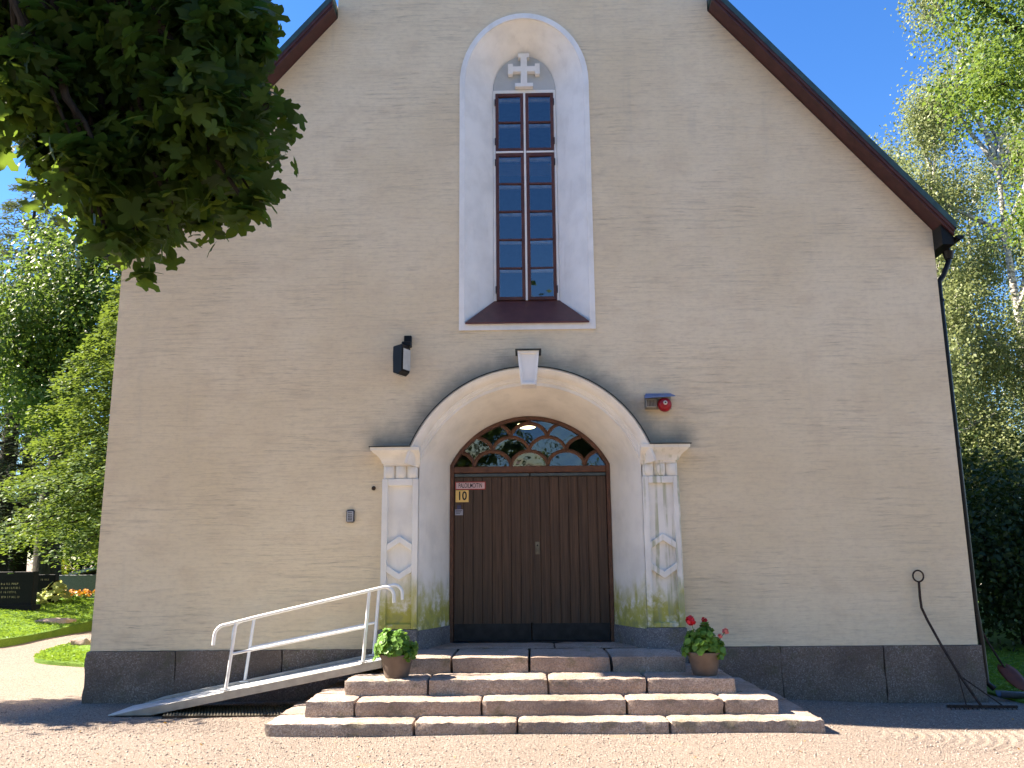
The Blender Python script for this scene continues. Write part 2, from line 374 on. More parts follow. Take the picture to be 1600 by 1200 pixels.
def wall():
    mb = MB(); ty = rake(TW1)
    outer = [(XL, PL_Z), (DC-1.36, PL_Z)]
    # portal notch runs down to the wall foot, so it is part of the outline
    notch = [(x, max(z, PL_Z)) for x, z in reversed(P_IN)]
    outer = [(XL, PL_Z)] + notch + [(XR, PL_Z), (XR, EZ), (TW1, ty), (TW1, 13.4), (TW0, 13.4), (TW0, ty), (XL, EZ)]
    tr = tessellate_polygon([[Vector((x, z, 0)) for x, z in outer], [Vector((x, z, 0)) for x, z in W_IN]])
    pts = outer + W_IN
    mb.add([(x, 0, z) for x, z in pts], [tuple(t) for t in tr])
    # side walls, back gable, tower sides
    D = 21.
    mb.add([(XL, 0, PL_Z), (XL, D, PL_Z), (XL, D, EZ), (XL, 0, EZ)], [(0, 1, 2, 3)])
    mb.add([(XR, 0, PL_Z), (XR, D, PL_Z), (XR, D, EZ), (XR, 0, EZ)], [(0, 3, 2, 1)])
    mb.add([(XL, D, .1), (XR, D, .1), (XR, D, EZ), (0, D, rake(0)), (XL, D, EZ)], [(0, 1, 2, 3, 4)])
    for x in (TW0, TW1): mb.add([(x, 0, ty-.02), (x, 5.1, ty-.02), (x, 5.1, 13.4), (x, 0, 13.4)], [(0, 1, 2, 3)])
    mb.add([(TW0, 5.1, ty-.02), (TW1, 5.1, ty-.02), (TW1, 5.1, 13.4), (TW0, 5.1, 13.4)], [(0, 1, 2, 3)])
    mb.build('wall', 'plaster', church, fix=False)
    # dark rooms behind the glass
    mb = MB(); mb.box(-2.6, 2.6, .95, 5.5, .7, 9.4); mb.f = [f for f in mb.f if f != (0, 1, 5, 4)]
    mb.build('interior_wall', 'interior', church, fix=False)
wall()
# granite plinth, block by block
pl = P('plinth', 'soil', church, 'box', XL+.02, XR-.02, .03, 20.9, .0, PL_Z-.012)
def rough_block(x0, x1, y0, y1, z0, z1, name, mat, parent, cut=.11, amp=.006, bev=.012):
    """hewn block: gridded box with chamfered, uneven edges"""
    nx, ny, nz = (max(1, min(26, int(round(d/cut)))) for d in (x1-x0, y1-y0, z1-z0))
    bm = bmesh.new(); grid = {}
    def vert(i, j, k):
        if (i, j, k) not in grid:
            p = [x0+(x1-x0)*i/nx, y0+(y1-y0)*j/ny, z0+(z1-z0)*k/nz]
            e = [(i in (0, nx)), (j in (0, ny)), (k in (0, nz))]
            c = [(x0+x1)/2, (y0+y1)/2, (z0+z1)/2]
            if sum(e) >= 2:
                for q in range(3):
                    if e[q]: p[q] += (c[q] > p[q] and 1 or -1)*bev*random.uniform(.5, 1.5)
            p = [q + random.uniform(-amp, amp) for q in p]
            grid[(i, j, k)] = bm.verts.new(p)
        return grid[(i, j, k)]
    for i in range(nx):
        for j in range(ny):
            for k in (0, nz): bm.faces.new([vert(i, j, k), vert(i+1, j, k), vert(i+1, j+1, k), vert(i, j+1, k)])
        for k in range(nz):
            for j in (0, ny): bm.faces.new([vert(i, j, k), vert(i+1, j, k), vert(i+1, j, k+1), vert(i, j, k+1)])
    for j in range(ny):
        for k in range(nz):
            for i in (0, nx): bm.faces.new([vert(i, j, k), vert(i, j+1, k), vert(i, j+1, k+1), vert(i, j, k+1)])
    bmesh.ops.recalc_face_normals(bm, faces=bm.faces)
    off = wloc(parent)
    for v in bm.verts: v.co -= off
    me = bpy.data.meshes.new(name); bm.to_mesh(me); bm.free(); me.materials.append(M[mat])
    me.polygons.foreach_set('use_smooth', [True]*len(me.polygons))
    try: me.set_sharp_from_angle(angle=R(32))
    except Exception: pass
    o = bpy.data.objects.new(name, me); C.objects.link(o); o.parent = parent; return o
for a, b_ in ((XL-.035, -4.22), (-4.22, -2.95), (-2.95, -1.83), (1.89, 2.95), (2.95, 4.15), (4.15, XR+.035)):
    rough_block(a+.0015, b_-.0015, -.035, .25, .0, PL_Z, 'plinth_stone', 'plinth', pl, .12, .008, .004)
for x in (XL-.035, XR-.25):
    for k in range(8): rough_block(x, x+.285, .256+k*2.58, .25+(k+1)*2.58-.004, .0, PL_Z, 'plinth_stone', 'plinth', pl, .3, .007, .008)

# roof: sheet, bargeboards, soffits, gutters
OV, EO = .25, .17                             # overhang in front of the gable / beyond the side walls
nrm = Vector((RS, 0, 1)).normalized()
def roof():
    mb = MB(); th = .07
    for s in (-1, 1):
        xe, xr_ = s*(5.27+EO), 0.
        zt = lambda x: rake(abs(x)) + .21
        def slab(y0, y1, xi):
            mb.prism([(xe, zt(xe)), (s*xi, zt(xi)), (s*xi, zt(xi)-th*1.5), (xe, zt(xe)-th*1.5)], y0, y1)
        slab(-OV-.04, 5.1, 2.56); slab(5.1, 21.3, 0.)
    rf = mb.build('roof', 'roof', church)
    for s in (-1, 1):
        xe = 5.27+EO-.02
        z = lambda x, d: rake(x) + d
        poly = [(s*xe, z(xe, -.0)), (s*2.565, z(2.565, -.0)), (s*2.565, z(2.565, .10)), (s*xe, z(xe, .10))]
        bb = MB(); bb.prism(poly, -OV-.012, -OV+.02); bb.build('bargeboard', 'redboard', rf, bevel=.003)
        t2 = [(s*xe, z(xe, .05)), (s*2.565, z(2.565, .05)), (s*2.565, z(2.565, .125)), (s*xe, z(xe, .125))]
        bb = MB(); bb.prism(t2, -OV-.032, -OV-.013); bb.build('cover_board', 'redboard', rf, bevel=.003)
        sf = [(s*xe, z(xe, .012)), (s*2.56, z(2.56, .012)), (s*2.56, z(2.56, .03)), (s*xe, z(xe, .03))]
        bb = MB(); bb.prism(sf, -OV+.021, -.002); bb.build('soffit', 'redboard', rf)
        # eave boxing along the side, its deep shade painted as black
        ze = z(xe, 0)
        bb = MB(); bb.prism([(s*5.272, rake(5.27)-.02), (s*xe, ze+.0), (s*xe, ze-.10), (s*5.272, ze-.10)], -OV+.022, 21.2); bb.build('eave_box', 'black', rf)
        # half-round gutter
        g = MB(); gx, gzv, gr = s*(xe+.056), ze-.005, .052
        prof = [(gx+gr*math.cos(R(a)), gzv+gr*math.sin(R(a))) for a in range(180, 361, 15)]; inner = [(gx+(gr-.008)*math.cos(R(a)), gzv+(gr-.008)*math.sin(R(a))) for a in range(360, 179, -15)]
        g.prism(prof+inner, -OV-.03, 21.2)
        g.prism([(gx-gr, gzv)]+[(gx+gr*math.cos(R(a)), gzv+gr*math.sin(R(a))) for a in range(180, 361, 20)], -OV-.035, -OV-.028)
        g.build('gutter', 'black', rf)
    # tower cap far above the frame
    t = MB(); cx = (TW0+TW1)/2; q = 2.85
    t.add([(cx-q, -.25, 13.38), (cx+q, -.25, 13.38), (cx+q, 5.35, 13.38), (cx-q, 5.35, 13.38), (cx, 2.55, 17.)], [(0, 1, 4), (1, 2, 4), (2, 3, 4), (3, 0, 4), (3, 2, 1, 0)])
    t.build('tower_roof', 'roof', church)
roof()
def downpipe(s):
    xg = s*(5.27+EO-.02+.056); ze = rake(5.27+EO-.02)
    dp = P('downpipe', 'black', church, 'tube', [(xg, .06, ze-.06), (xg, .06, ze-.20), (xg-s*.015, .06, ze-.25), (s*5.375, .06, ze-.43), (s*5.318, .06, ze-.50), (s*5.312, .06, ze-.62), (s*5.318, .06, 1.2), (s*5.345, .06, .8), (s*5.35, .06, .34), (s*5.42, .04, .27)], .034, 12, smooth=True)
    for z in (1.1, 3.1, 5.0): P('bracket', 'black', dp, 'lathe', [(.041, -.015), (.041, .015)], (s*5.318, .06, z), 14)
    P('gutter_outlet', 'black', dp, 'lathe', [(.05, -.10), (.075, 0.)], (xg, .06, ze-.10), 14)
downpipe(1)

# ---- the tall window
win = P('window', 'white_window', church, 'box', WC-.435, WC-.405, .40, .47, 5.18, 8.25)
def window():
    o_ = win_curve(.872, 4.67, 8.13, 1.04); i_ = win_curve(.80, 4.67, 8.13, .965)
    mb = MB(); n = len(o_); y = -.018
    mb.loft([[(x, 0.003, z) for x, z in o_], [(x, y, z) for x, z in o_], [(x, y, z) for x, z in i_], [(x, .02, z) for x, z in i_]])
    # bottom rail
    mb.box(WC-.7995, WC+.7995, y+.001, .003, 4.671, 4.7695)
    mb.build('surround', 'white_window', win)
    back = win_curve(.435, 5.17, 8.25, .53)
    mid = [((a[0]*.62+b_[0]*.38), (a[1]*.62+b_[1]*.38)) for a, b_ in zip(i_, back)]
    fr = [(x, max(z, 4.77)) for x, z in i_]
    mb = MB(); mb.loft([[(x, .015, z) for x, z in fr], [(x, .165, z) for x, z in mid], [(x, .42, z) for x, z in back]]); mb.build('splay', 'white_window', win, smooth=True)
    mb = MB(); mb.add([(WC-.79, -.045, 4.765), (WC+.79, -.045, 4.765), (WC+.432, .415, 5.185), (WC-.432, .415, 5.185), (WC-.79, -.045, 4.745), (WC+.79, -.045, 4.745), (WC+.432, .415, 5.14), (WC-.432, .415, 5.14)],
                      [(0, 1, 2, 3), (4, 7, 6, 5), (0, 4, 5, 1), (1, 5, 6, 2), (2, 6, 7, 3), (3, 7, 4, 0)]); mb.build('sill', 'redsheet', win)
    # tympanum with cross
    ty = MB(); ty.prism([(WC+.434, 8.245)] + arc(WC, 8.25, .434, 0, 180, 20, .528) + [(WC-.434, 8.245)], .405, .46); ty.build('tympanum', 'tymp', win)
    c0, h = WC+.0, 8.255
    cr = [(-.125, 0), (.125, 0), (.125, .055), (.045, .055), (.045, .235), (.155, .235), (.155, .195), (.222, .195), (.222, .355), (.155, .355), (.155, .315), (.045, .315), (.045, .455), (.078, .455), (.078, .515),
          (-.078, .515), (-.078, .455), (-.045, .455), (-.045, .315), (-.155, .315), (-.155, .355), (-.222, .355), (-.222, .195), (-.155, .195), (-.155, .235), (-.045, .235), (-.045, .055), (-.125, .055)]
    mb = MB(); mb.prism([(c0+x, h+.012+z*.985) for x, z in cr], .325, .404); mb.build('cross', 'white_window', win, bevel=.005)
    # white frame, mullion, transom
    P('frame_jamb', 'white_window', win, 'box', WC+.405, WC+.435, .40, .47, 5.18, 8.25)
    P('head', 'white_window', win, 'box', WC-.404, WC+.404, .395, .47, 8.205, 8.25)
    P('mullion', 'white_window', win, 'box', WC-.014, WC+.014, .385, .47, 5.18, 8.204, bevel=.004)
    for s in (-1, 1): P('transom', 'white_window', win, 'box', WC+s*.21-.19, WC+s*.21+.19, .388, .47, 7.302, 7.328)
    for s in (-1, 1):
        x0, x1 = (WC-.403, WC-.016) if s < 0 else (WC+.016, WC+.403)
        for z0, z1, n in ((7.332, 8.20, 2), (5.19, 7.298, 5)):
            fw_ = .042; sa = MB()
            sa.box(x0, x0+fw_, .392, .44, z0, z1); sa.box(x1-fw_, x1, .392, .44, z0, z1)
            sa.box(x0+fw_, x1-fw_, .393, .44, z0, z0+fw_); sa.box(x0+fw_, x1-fw_, .393, .44, z1-fw_, z1)
            ph = (z1-z0-2*fw_)/n
            for k in range(1, n): sa.box(x0+fw_, x1-fw_, .398, .435, z0+fw_+k*ph-.011, z0+fw_+k*ph+.011)
            sa.build('casement', 'sash', win)
            inn = MB(); inn.box(x0+.01, x0+.045, .50, .54, z0, z1); inn.box(x1-.045, x1-.01, .50, .54, z0, z1)
            for k in range(0, n+1): inn.box(x0+.045, x1-.045, .50, .54, z0+fw_+k*ph-.020, z0+fw_+k*ph+.020)
            inn.build('inner_casement', 'inner_sash', win)
            for k in range(n):
                a, b_ = z0+fw_+k*ph+.008, z0+fw_+(k+1)*ph-.008; t = random.uniform(-.009, .009); t2 = random.uniform(-.008, .008)
                mb = MB(); mb.add([(x0+fw_-.004, .418+t, a), (x1-fw_+.004, .418-t, a), (x1-fw_+.004, .418-t+t2, b_), (x0+fw_-.004, .418+t+t2, b_)], [(0, 1, 2, 3)])
                mb.build('pane', 'glass', win, fix=False)
            for hz in (z0+.14, z1-.14): P('hinge', 'black', win, 'box', (x0-.012 if s < 0 else x1+.001), (x0-.001 if s < 0 else x1+.012), .380, .391, hz-.05, hz+.05)
window()

# ---- the portal
ZC0, RO = 2.558, 1.584
PY = -.08
portal = MB()
def reveal():
    f_ = door_curve(1.36, .76, 2.50, 1.43); b_ = door_curve(1.045, .76, 2.487, 1.173)
    out = []
    for t, y in ((0, PY), (.35, .13), (.7, .42), (1, .705)):
        out.append([(x0+(x1-x0)*t, y, z0+(z1-z0)*t) for (x0, z0), (x1, z1) in zip(f_, b_)])
    mb = MB(); mb.loft(out); return mb
portal_o = reveal().build('portal', 'white', church, smooth=True)
def archivolt():
    a0 = math.degrees(math.acos(1.46/RO)) - 8
    prof = [(RO, .002), (RO, -.215), (RO-.018, -.225), (RO-.032, -.222), (RO-.036, -.212), (RO-.05, -.208), (RO-.075, -.19), (RO-.095, -.16), (RO-.108, -.135), (RO-.112, -.118), (RO-.13, -.114), (RO-.135, -.104), (RO-.16, -.098), (RO-.166, PY-.001)]
    mb = MB(); cs = []
    N = 48
    for i in range(N+1):
        a = R(a0 + (180-2*a0)*i/N); cs.append([(DC+r*math.cos(a), y, ZC0+r*math.sin(a)) for r, y in prof])
        k_ = ZC0-2.50; r = -k_*math.sin(a)+math.sqrt(1.43**2-(k_*math.cos(a))**2); cs[-1] += [(DC+(r-.002)*math.cos(a), PY-.004, ZC0+(r-.002)*math.sin(a)), (DC+(r-.002)*math.cos(a), PY+.05, ZC0+(r-.002)*math.sin(a))]
    mb.loft(cs); mb.build('archivolt', 'white', portal_o, smooth=True)
    mb = MB(); cs = []; a0 += 8.2
    for i in range(N+1):
        a = R(a0 + (180-2*a0)*i/N); cs.append([(DC+r*math.cos(a), y, ZC0+r*math.sin(a)) for r, y in ((RO+.001, .001), (RO+.009, .001), (RO+.009, -.236), (RO-.005, -.236), (RO-.005, -.2265), (RO+.001, -.2265))])
    mb.loft(cs, close=True); mb.build('flashing', 'flash', portal_o)
archivolt()
def capital(s):
    # rectangular moulding stack: (z, projection)
    prof = [(2.945, .0), (2.972, .0), (2.974, .018), (2.995, .022), (3.01, .03), (3.035, .045), (3.065, .075), (3.095, .115), (3.115, .13), (3.12, .142), (3.158, .146)]
    xi = DC + s*1.345; cs = []
    for z, p in prof:
        xo = DC + s*(1.80+p); y = -.108-p*.85
        c = [(xi, .0, z), (xi, y, z), (xo, y, z), (xo, 0., z)]
        cs.append(c)
    mb = MB(); mb.loft(cs, close=True); mb.f += [(0, 1, 2, 3), tuple(len(mb.v)-4+i for i in range(4))]
    cp = mb.build('capital', 'white', portal_o)
    xo = DC+s*(1.80+.16); x1 = DC+s*1.455
    P('flashing', 'flash', cp, 'box', min(xo, x1), max(xo, x1), -.248, .001, 3.160, 3.169)
    # neck of three rolls
    w = .43/3; mb = MB()
    for k in range(3):
        xc = DC + s*(1.372+w*(k+.5)); cs = []
        for i in range(9):
            a = math.pi*i/8; rr = .5*w
            cs.append([(xc-rr*math.cos(a), -.055-.062*math.sin(a)*q, z) for z, q in ((2.785, .55), (2.80, .8), (2.85, 1), (2.90, 1), (2.93, .85), (2.944, .6))])
        mb.loft(cs)
    mb.box(min(DC+s*1.372, DC+s*1.802), max(DC+s*1.372, DC+s*1.802), -.054, .0, 2.785, 2.945)
    mb.build('neck_rolls', 'white', cp, smooth=True)
def pilaster(s):
    x0, x1 = sorted((DC+s*1.365, DC+s*1.808)); z0, z1 = 1.0, 2.782; xm = (x0+x1)/2
    yb, yf = -.072, -.112
    p = P('pilaster', 'white', portal_o, 'box', x0, x1, yb, .0, z0, z1)
    b = .085
    bx = lambda *a: P('border', 'white', p, 'box', *a, bevel=.006)
    bx(x0-.001, x0+b-.015, yf, yb+.002, z0+.001, z1+.001); bx(x1-b+.015, x1+.001, yf, yb+.002, z0+.001, z1+.001)
    bx(x0+b-.014, x1-b+.014, yf+.001, yb+.002, z1-b, z1); bx(x0+b-.014, x1-b+.014, yf+.001, yb+.002, z0+.001, z0+.06)
    hz = 1.83; wI = (x1-x0)/2-b+.016
    for q in (1, -1):            # two chevrons around a hexagon
        A = hz+q*.265; th = .085; drop = .10
        poly = [(xm-wI, A-q*drop-q*th), (xm, A-q*th), (xm+wI, A-q*drop-q*th), (xm+wI, A-q*drop), (xm, A), (xm-wI, A-q*drop)]
        mb = MB(); mb.prism(poly, yf+.002, yb+.002); mb.build('chevron', 'white', p, bevel=.006)
    P('base_stone', 'base', portal_o, 'box', x0-.02, x1+.01, -.135, .0, .60, .998, bevel=.008)
for s in (-1, 1): capital(s); pilaster(s)
for s in (-1, 1):    # splayed granite base along the reveal
    pts = [(DC+s*(1.36-.315*t-.014), y) for t, y in ((0, PY-.006), (.35, .125), (.7, .415), (1, .70))]; mb = MB()
    mb.loft([[(x, y, .70), (x, y, .985), (x+s*.12, y+.02, .985), (x+s*.12, y+.02, .70)] for x, y in pts], close=True); mb.f += [(0, 1, 2, 3), tuple(len(mb.v)-4+k for k in range(4))]
    mb.build('reveal_base_stone', 'base', portal_o, bevel=.005)
def keystone():
    k = MB(); c = DC-.006; y = -.285
    k.prism([(c-.092, 3.90), (c+.098, 3.90), (c+.136, 4.33), (c-.130, 4.33)], y+.012, 0.0)
    ks = k.build('keystone', 'white_window', portal_o, bevel=.006)
    for poly in ([(-.092, 3.90), (.098, 3.90), (.100, 3.93), (-.094, 3.93)], [(-.1265, 4.295), (.1325, 4.295), (.136, 4.33), (-.130, 4.33)], [(-.094, 3.931), (-.066, 3.931), (-.098, 4.294), (-.1265, 4.294)], [(.100, 3.931), (.072, 3.931), (.104, 4.294), (.1325, 4.294)]):
        m = MB(); m.prism([(c+x, z) for x, z in poly], y-.012, y+.0115); m.build('border', 'white_window', ks, bevel=.003)
    P('flashing', 'flash', ks, 'box', c-.158, c+.164, y-.035, .001, 4.331, 4.347)
keystone()

# ---- door, frame and fanlight
YD = .70
DH, DZ0, DTR = 1.045, .785, 2.915
def door():
    df = MB(); o_ = door_curve(DH+.002, .77, 2.487, 1.174, 36); i_ = door_curve(DH-.045, .77, 2.487, 1.129, 36)
    df.loft([[(x, YD+.10, z) for x, z in o_], [(x, YD-.03, z) for x, z in o_], [(x, YD-.03, z) for x, z in i_], [(x, YD+.10, z) for x, z in i_]])
    f = df.build('door_frame', 'frame', church)
    P('transom', 'frame', f, 'box', DC-DH+.046, DC+DH-.046, YD-.035, YD+.09, DTR, DTR+.085, bevel=.008)
    P('threshold', 'kick', f, 'box', DC-DH+.046, DC+DH-.046, YD-.05, YD+.1, .74, .783, bevel=.006)
    for s in (-1, 1):
        xa, xb = (DC-DH+.049, DC-.004) if s < 0 else (DC+.004, DC+DH-.049)
        lf = P('door_leaf', 'kick', church, 'box', xa+.002, xb-.002, YD+.035, YD+.06, DZ0, DTR-.004)
        n = 8; w = (xb-xa)/n
        for k in range(n):
            yj = random.uniform(-.0015, .0015)
            P('plank', 'wood', lf, 'box', xa+k*w+.0022, xa+(k+1)*w-.0022, YD+yj, YD+.034, DZ0+.001, DTR-.05, bevel=.004)
            nl = P('nail', 'steel', lf, 'lathe', [(.005, 0), (.005, .003)], (0, 0, 0), 8)
            nl.rotation_euler = (R(90), 0, 0); nl.location = (xa+(k+.5)*w, YD-.001, DTR-.075)
        P('drip_rail', 'drip', lf, 'box', xa+.002, xb-.002, YD-.028, YD+.034, DTR-.049, DTR-.006, bevel=.006)
        P('kick_plate', 'kick', lf, 'box', xa+.003, xb-.003, YD-.006, YD-.0025, DZ0+.004, DZ0+.215)
        if s > 0:
            P('lock_plate', 'steel', lf, 'box', xa+.055, xa+.11, YD-.009, YD-.002, 1.86, 2.02, bevel=.002)
            kk = P('keyhole', 'kick', lf, 'lathe', [(.011, 0), (.011, .012)], (0, 0, 0), 10); kk.rotation_euler = (R(90), 0, 0); kk.location = (xa+.082, YD-.003, 1.975)
            P('pull_handle', 'steel', lf, 'tube', [(xa+.082, YD-.004, 1.885), (xa+.082, YD-.045, 1.89), (xa+.082, YD-.045, 1.935), (xa+.082, YD-.004, 1.94)], .008, 8, smooth=True)
            P('cover_strip', 'wood', lf, 'box', xa-.016, xa+.018, YD-.014, YD-.002, DZ0+.22, DTR-.052, bevel=.004)
    return f
door()
def fanlight():
    fl = thing('fanlight', (0, 0, 0), None, None); fl.parent = church
    for k in ('label', 'category'):
        if k in fl: del fl[k]
    z0 = DTR+.085; hw, rise, dz = .243, .205, .185
    R_in, cz = 1.130, 2.487
    def inside(p, m=0.): return (p[0]-DC)**2+(p[1]-cz)**2 < (R_in-m)**2 and p[1] >= z0-1e-6
    xc0 = DC-.005
    def arcpts(k, c, n=18): return [(c-hw*math.cos(math.pi*i/n), z0+k*dz+rise*math.sin(math.pi*i/n)) for i in range(n+1)]
    cells = [(k, xc0 + hw*(2*j + (k % 2))) for k in range(5) for j in range(-4, 4)]
    for k, c in cells:
        a = arcpts(k, c); run = []
        for p in a + [None]:
            if p is not None and inside(p, -.02): run.append(p)
            else:
                if len(run) > 2:
                    mb = MB(); cs = []
                    for i, q in enumerate(run):
                        t = Vector((run[min(i+1, len(run)-1)][0]-run[max(i-1, 0)][0], 0, run[min(i+1, len(run)-1)][1]-run[max(i-1, 0)][1])).normalized()
                        nn = Vector((-t.z, 0, t.x)); w = .028
                        q3 = Vector((q[0], 0, q[1]))
                        cs.append([tuple(q3+nn*u+Vector((0, y, 0))) for u, y in ((w, YD+.06), (w*.75, YD-.002), (.0, YD-.014), (-w*.75, YD-.002), (-w, YD+.06))])
                    mb.loft(cs, close=True); mb.build('glazing_bar', 'frame', fl, smooth=True)
                run = []
    def clip(poly):          # Sutherland-Hodgman against the arch (as a convex polygon)
        a_ = math.degrees(math.asin((z0-cz)/(R_in-.004))); cl = arc(DC, cz, R_in-.004, a_, 180-a_, 40)
        for i in range(len(cl)):
            a, b_ = cl[i], cl[(i+1) % len(cl)]; out = []
            side = lambda p: (b_[0]-a[0])*(p[1]-a[1])-(b_[1]-a[1])*(p[0]-a[0])
            for j in range(len(poly)):
                p, q = poly[j], poly[(j+1) % len(poly)]; sp, sq = side(p), side(q)
                if sp >= 0: out.append(p)
                if (sp >= 0) != (sq >= 0): t = sp/(sp-sq); out.append((p[0]+(q[0]-p[0])*t, p[1]+(q[1]-p[1])*t))
            poly = out
            if not poly: return []
        return poly
    for k, c in cells:
        up = arcpts(k, c); lo = []
        if k == 0: poly = up
        else:
            rgt = [p for p in arcpts(k-1, c+hw)][:10]; lft = arcpts(k-1, c-hw)[9:]
            poly = up + list(reversed(rgt))[0:] + list(reversed(lft))
        poly = clip(poly)
        if len(poly) < 3: continue
        ar = abs(sum(poly[i][0]*poly[(i+1) % len(poly)][1]-poly[(i+1) % len(poly)][0]*poly[i][1] for i in range(len(poly))))/2
        if ar < .006: continue
        mx = sum(p[0] for p in poly)/len(poly); mz = sum(p[1] for p in poly)/len(poly)
        tx, tz = random.uniform(-.05, .05), random.uniform(-.06, .03)
        mb = MB(); mb.add([(x, YD+.028+(x-mx)*tx+(z-mz)*tz, z) for x, z in poly], [])
        tr = tessellate_polygon([[Vector((x, z, 0)) for x, z in poly]]); mb.f = [tuple(t) for t in tr]
        mb.build('pane', 'fanglass', fl, fix=False)
fanlight()
M['lamp_glow'] = m_emit('lamp_glow', (1., .78, .38), 2.2)
lt = thing('ceiling_lamp', (DC-.03, 1.45, 3.93), 'lit round ceiling lamp glowing behind the arched fanlight', 'lamp')
P('shade', 'lamp_glow', lt, 'lathe', [(.03, -.05), (.10, -.042), (.135, -.015), (.14, .0), (.135, .012), (.06, .02)], (DC-.03, 1.45, 3.66), 24, smooth=True)
P('rod', 'black', lt, 'tube', [(DC-.03, 1.45, 3.68), (DC-.03, 1.45, 3.95)], .008, 8)

# ------------------------------------------------------------------ granite steps
steps = thing('stone_steps', (DC, -1, .18), 'four granite steps with wide landing in front of the portal', 'steps')
Z4, Z3, Z2, Z1 = .765, .599, .4445, .297
Y4, Y3, Y2, Y1 = -.86, -1.325, -1.66, -1.97
def row(bounds, yf, yb, zt, zb, side):
    g = .004
    for a, b_ in zip(bounds[:-1], bounds[1:]): rough_block(a+g, b_-g, yf, yb, zb, zt+random.uniform(-.004, .004), 'step_stone', 'granite', steps, .055, .0045, .010)
    for s, xe in ((-1, bounds[0]), (1, bounds[-1])):   # side stones back to the wall
        xi = xe - s*side; n = 2; ys = np.linspace(yb+.006, -.04, n+1)
        for k in range(n): rough_block(min(xe, xi), max(xe, xi), ys[k]+.003, ys[k+1]-.003, zb, zt+random.uniform(-.004, .004), 'step_stone', 'granite', steps, .12, .004, .010)
row([-2.56, -1.12, -.13, 1.32, 2.79], Y1, Y1+.52, Z1, .02, .55)
row([-2.255, -1.75, -.49, .95, 1.91, 2.45], Y2, Y2+.52, Z2, .15, .55)
row([-1.935, -1.06, .18, 1.20, 2.115], Y3, Y3+.54, Z3, .28, .55)
rw = [-1.60, -.86, -.01, .88, 1.70]
for a, b_ in zip(rw[:-1], rw[1:]): rough_block(a+.005, b_-.005, Y4, .06, .42, Z4+random.uniform(-.003, .003), 'landing_slab', 'granite', steps, .1, .003, .010)
for a, b_ in ((-1.37, .30), (.30, 1.42)): rough_block(a+.004, b_-.004, .068, .78, .42, Z4+.006, 'landing_slab', 'granite', steps, .14, .003, .008)

# ------------------------------------------------------------------ access ramp
ramp = thing('access_ramp', (-3.1, -.53, .18), 'aluminium access ramp with white handrails rising to the church steps', 'ramp')
RN, RF = -.86, -.20
def rz(x): return .185 + (x+4.585)*.1895
def rampbox(x0, x1, y0, y1, dz0, dz1, name, mat, bev=0.):
    mb = MB(); mb.add([(x, y, rz(x)+d) for d in (dz0, dz1) for x, y in ((x0, y0), (x1, y0), (x1, y1), (x0, y1))], [(0, 3, 2, 1), (4, 5, 6, 7), (0, 1, 5, 4), (1, 2, 6, 5), (2, 3, 7, 6), (3, 0, 4, 7)])
    return mb.build(name, mat, ramp, bevel=bev)
dk = rampbox(-4.25, -1.62, RN+.03, RF-.03, -.03, -.004, 'deck', 'alu')
for k in range(44):
    x = -4.22+k*.059; mb = MB(); mb.box(x, x+.018, RN+.045, RF-.045, 0, .004)
    mb.v = [(a, b_, rz(a)-.005+c) for a, b_, c in mb.v]; mb.build('tread_rib', 'alu', dk)
mb = MB(); mb.add([(-4.60, RN+.031, .187), (-4.60, RF-.031, .187), (-4.251, RF-.031, rz(-4.249)), (-4.251, RN+.031, rz(-4.249)), (-4.60, RN+.031, .178), (-4.60, RF-.031, .178), (-4.251, RF-.031, rz(-4.249)-.03), (-4.251, RN+.031, rz(-4.249)-.03)],
                  [(0, 1, 2, 3), (7, 6, 5, 4), (0, 4, 5, 1), (1, 5, 6, 2), (2, 6, 7, 3), (3, 7, 4, 0)]); mb.build('toe_plate', 'alu', ramp)
for y0, y1, up in ((RN, RN+.03, -.002), (RF-.03, RF, .035)):     # beams taper to the toe
    mb = MB(); mb.prism([(-4.56, .182), (-4.12, .184), (-1.62, rz(-1.62)-.088), (-1.62, rz(-1.62)+up), (-4.249, rz(-4.249)+up)], y0, y1); mb.build('side_beam', 'beam', ramp, bevel=.003)
rampbox(-1.66, -1.62, RN+.031, RF-.031, -.085, -.031, 'end_beam', 'alu')
for x in (-3.4, -2.4): rampbox(x, x+.05, RN+.031, RF-.031, -.075, -.031, 'cross_beam', 'alu')
def railing(y):
    top = lambda x: 1.158 + (x+3.245)*.2195
    a, b_ = -3.30, -1.60; pts = []
    # lower end: hook turned down
    for t in range(0, 91, 15): pts.append((a-.05-.13*math.cos(R(t)), y, top(a)-.14+.13*math.sin(R(t))-.008))
    lo = [(a-.185, y, top(a)-.235)] + pts
    hi = [(b_+.0+.10*math.sin(R(t)), y, top(b_)-.10+.10*math.cos(R(t))) for t in range(0, 91, 15)] + [(b_+.103, y, top(b_)-.17)]
    P('handrail', 'rail', ramp, 'tube', lo + [(a+(b_-a)*k/6, y, top(a+(b_-a)*k/6)) for k in range(1, 6)] + hi, .019, 10, smooth=True)
    for xb, xt in ((-3.322, -3.245), (-1.826, -1.775)):
        P('post', 'rail', ramp, 'tube', [(xb, y, rz(xb)+.0), (xt, y, top(xt)-.012)], .0185, 10, smooth=True)
        P('foot_plate', 'alu', ramp, 'box', xb-.05, xb+.05, y-.028, y+.028, rz(xb)+.013, rz(xb)+.024)
    P('mid_rail', 'rail', ramp, 'tube', [(-3.283, y, .815), (-1.80, y, 1.092)], .015, 8, smooth=True)
railing(RN+.012); railing(RF-.012)
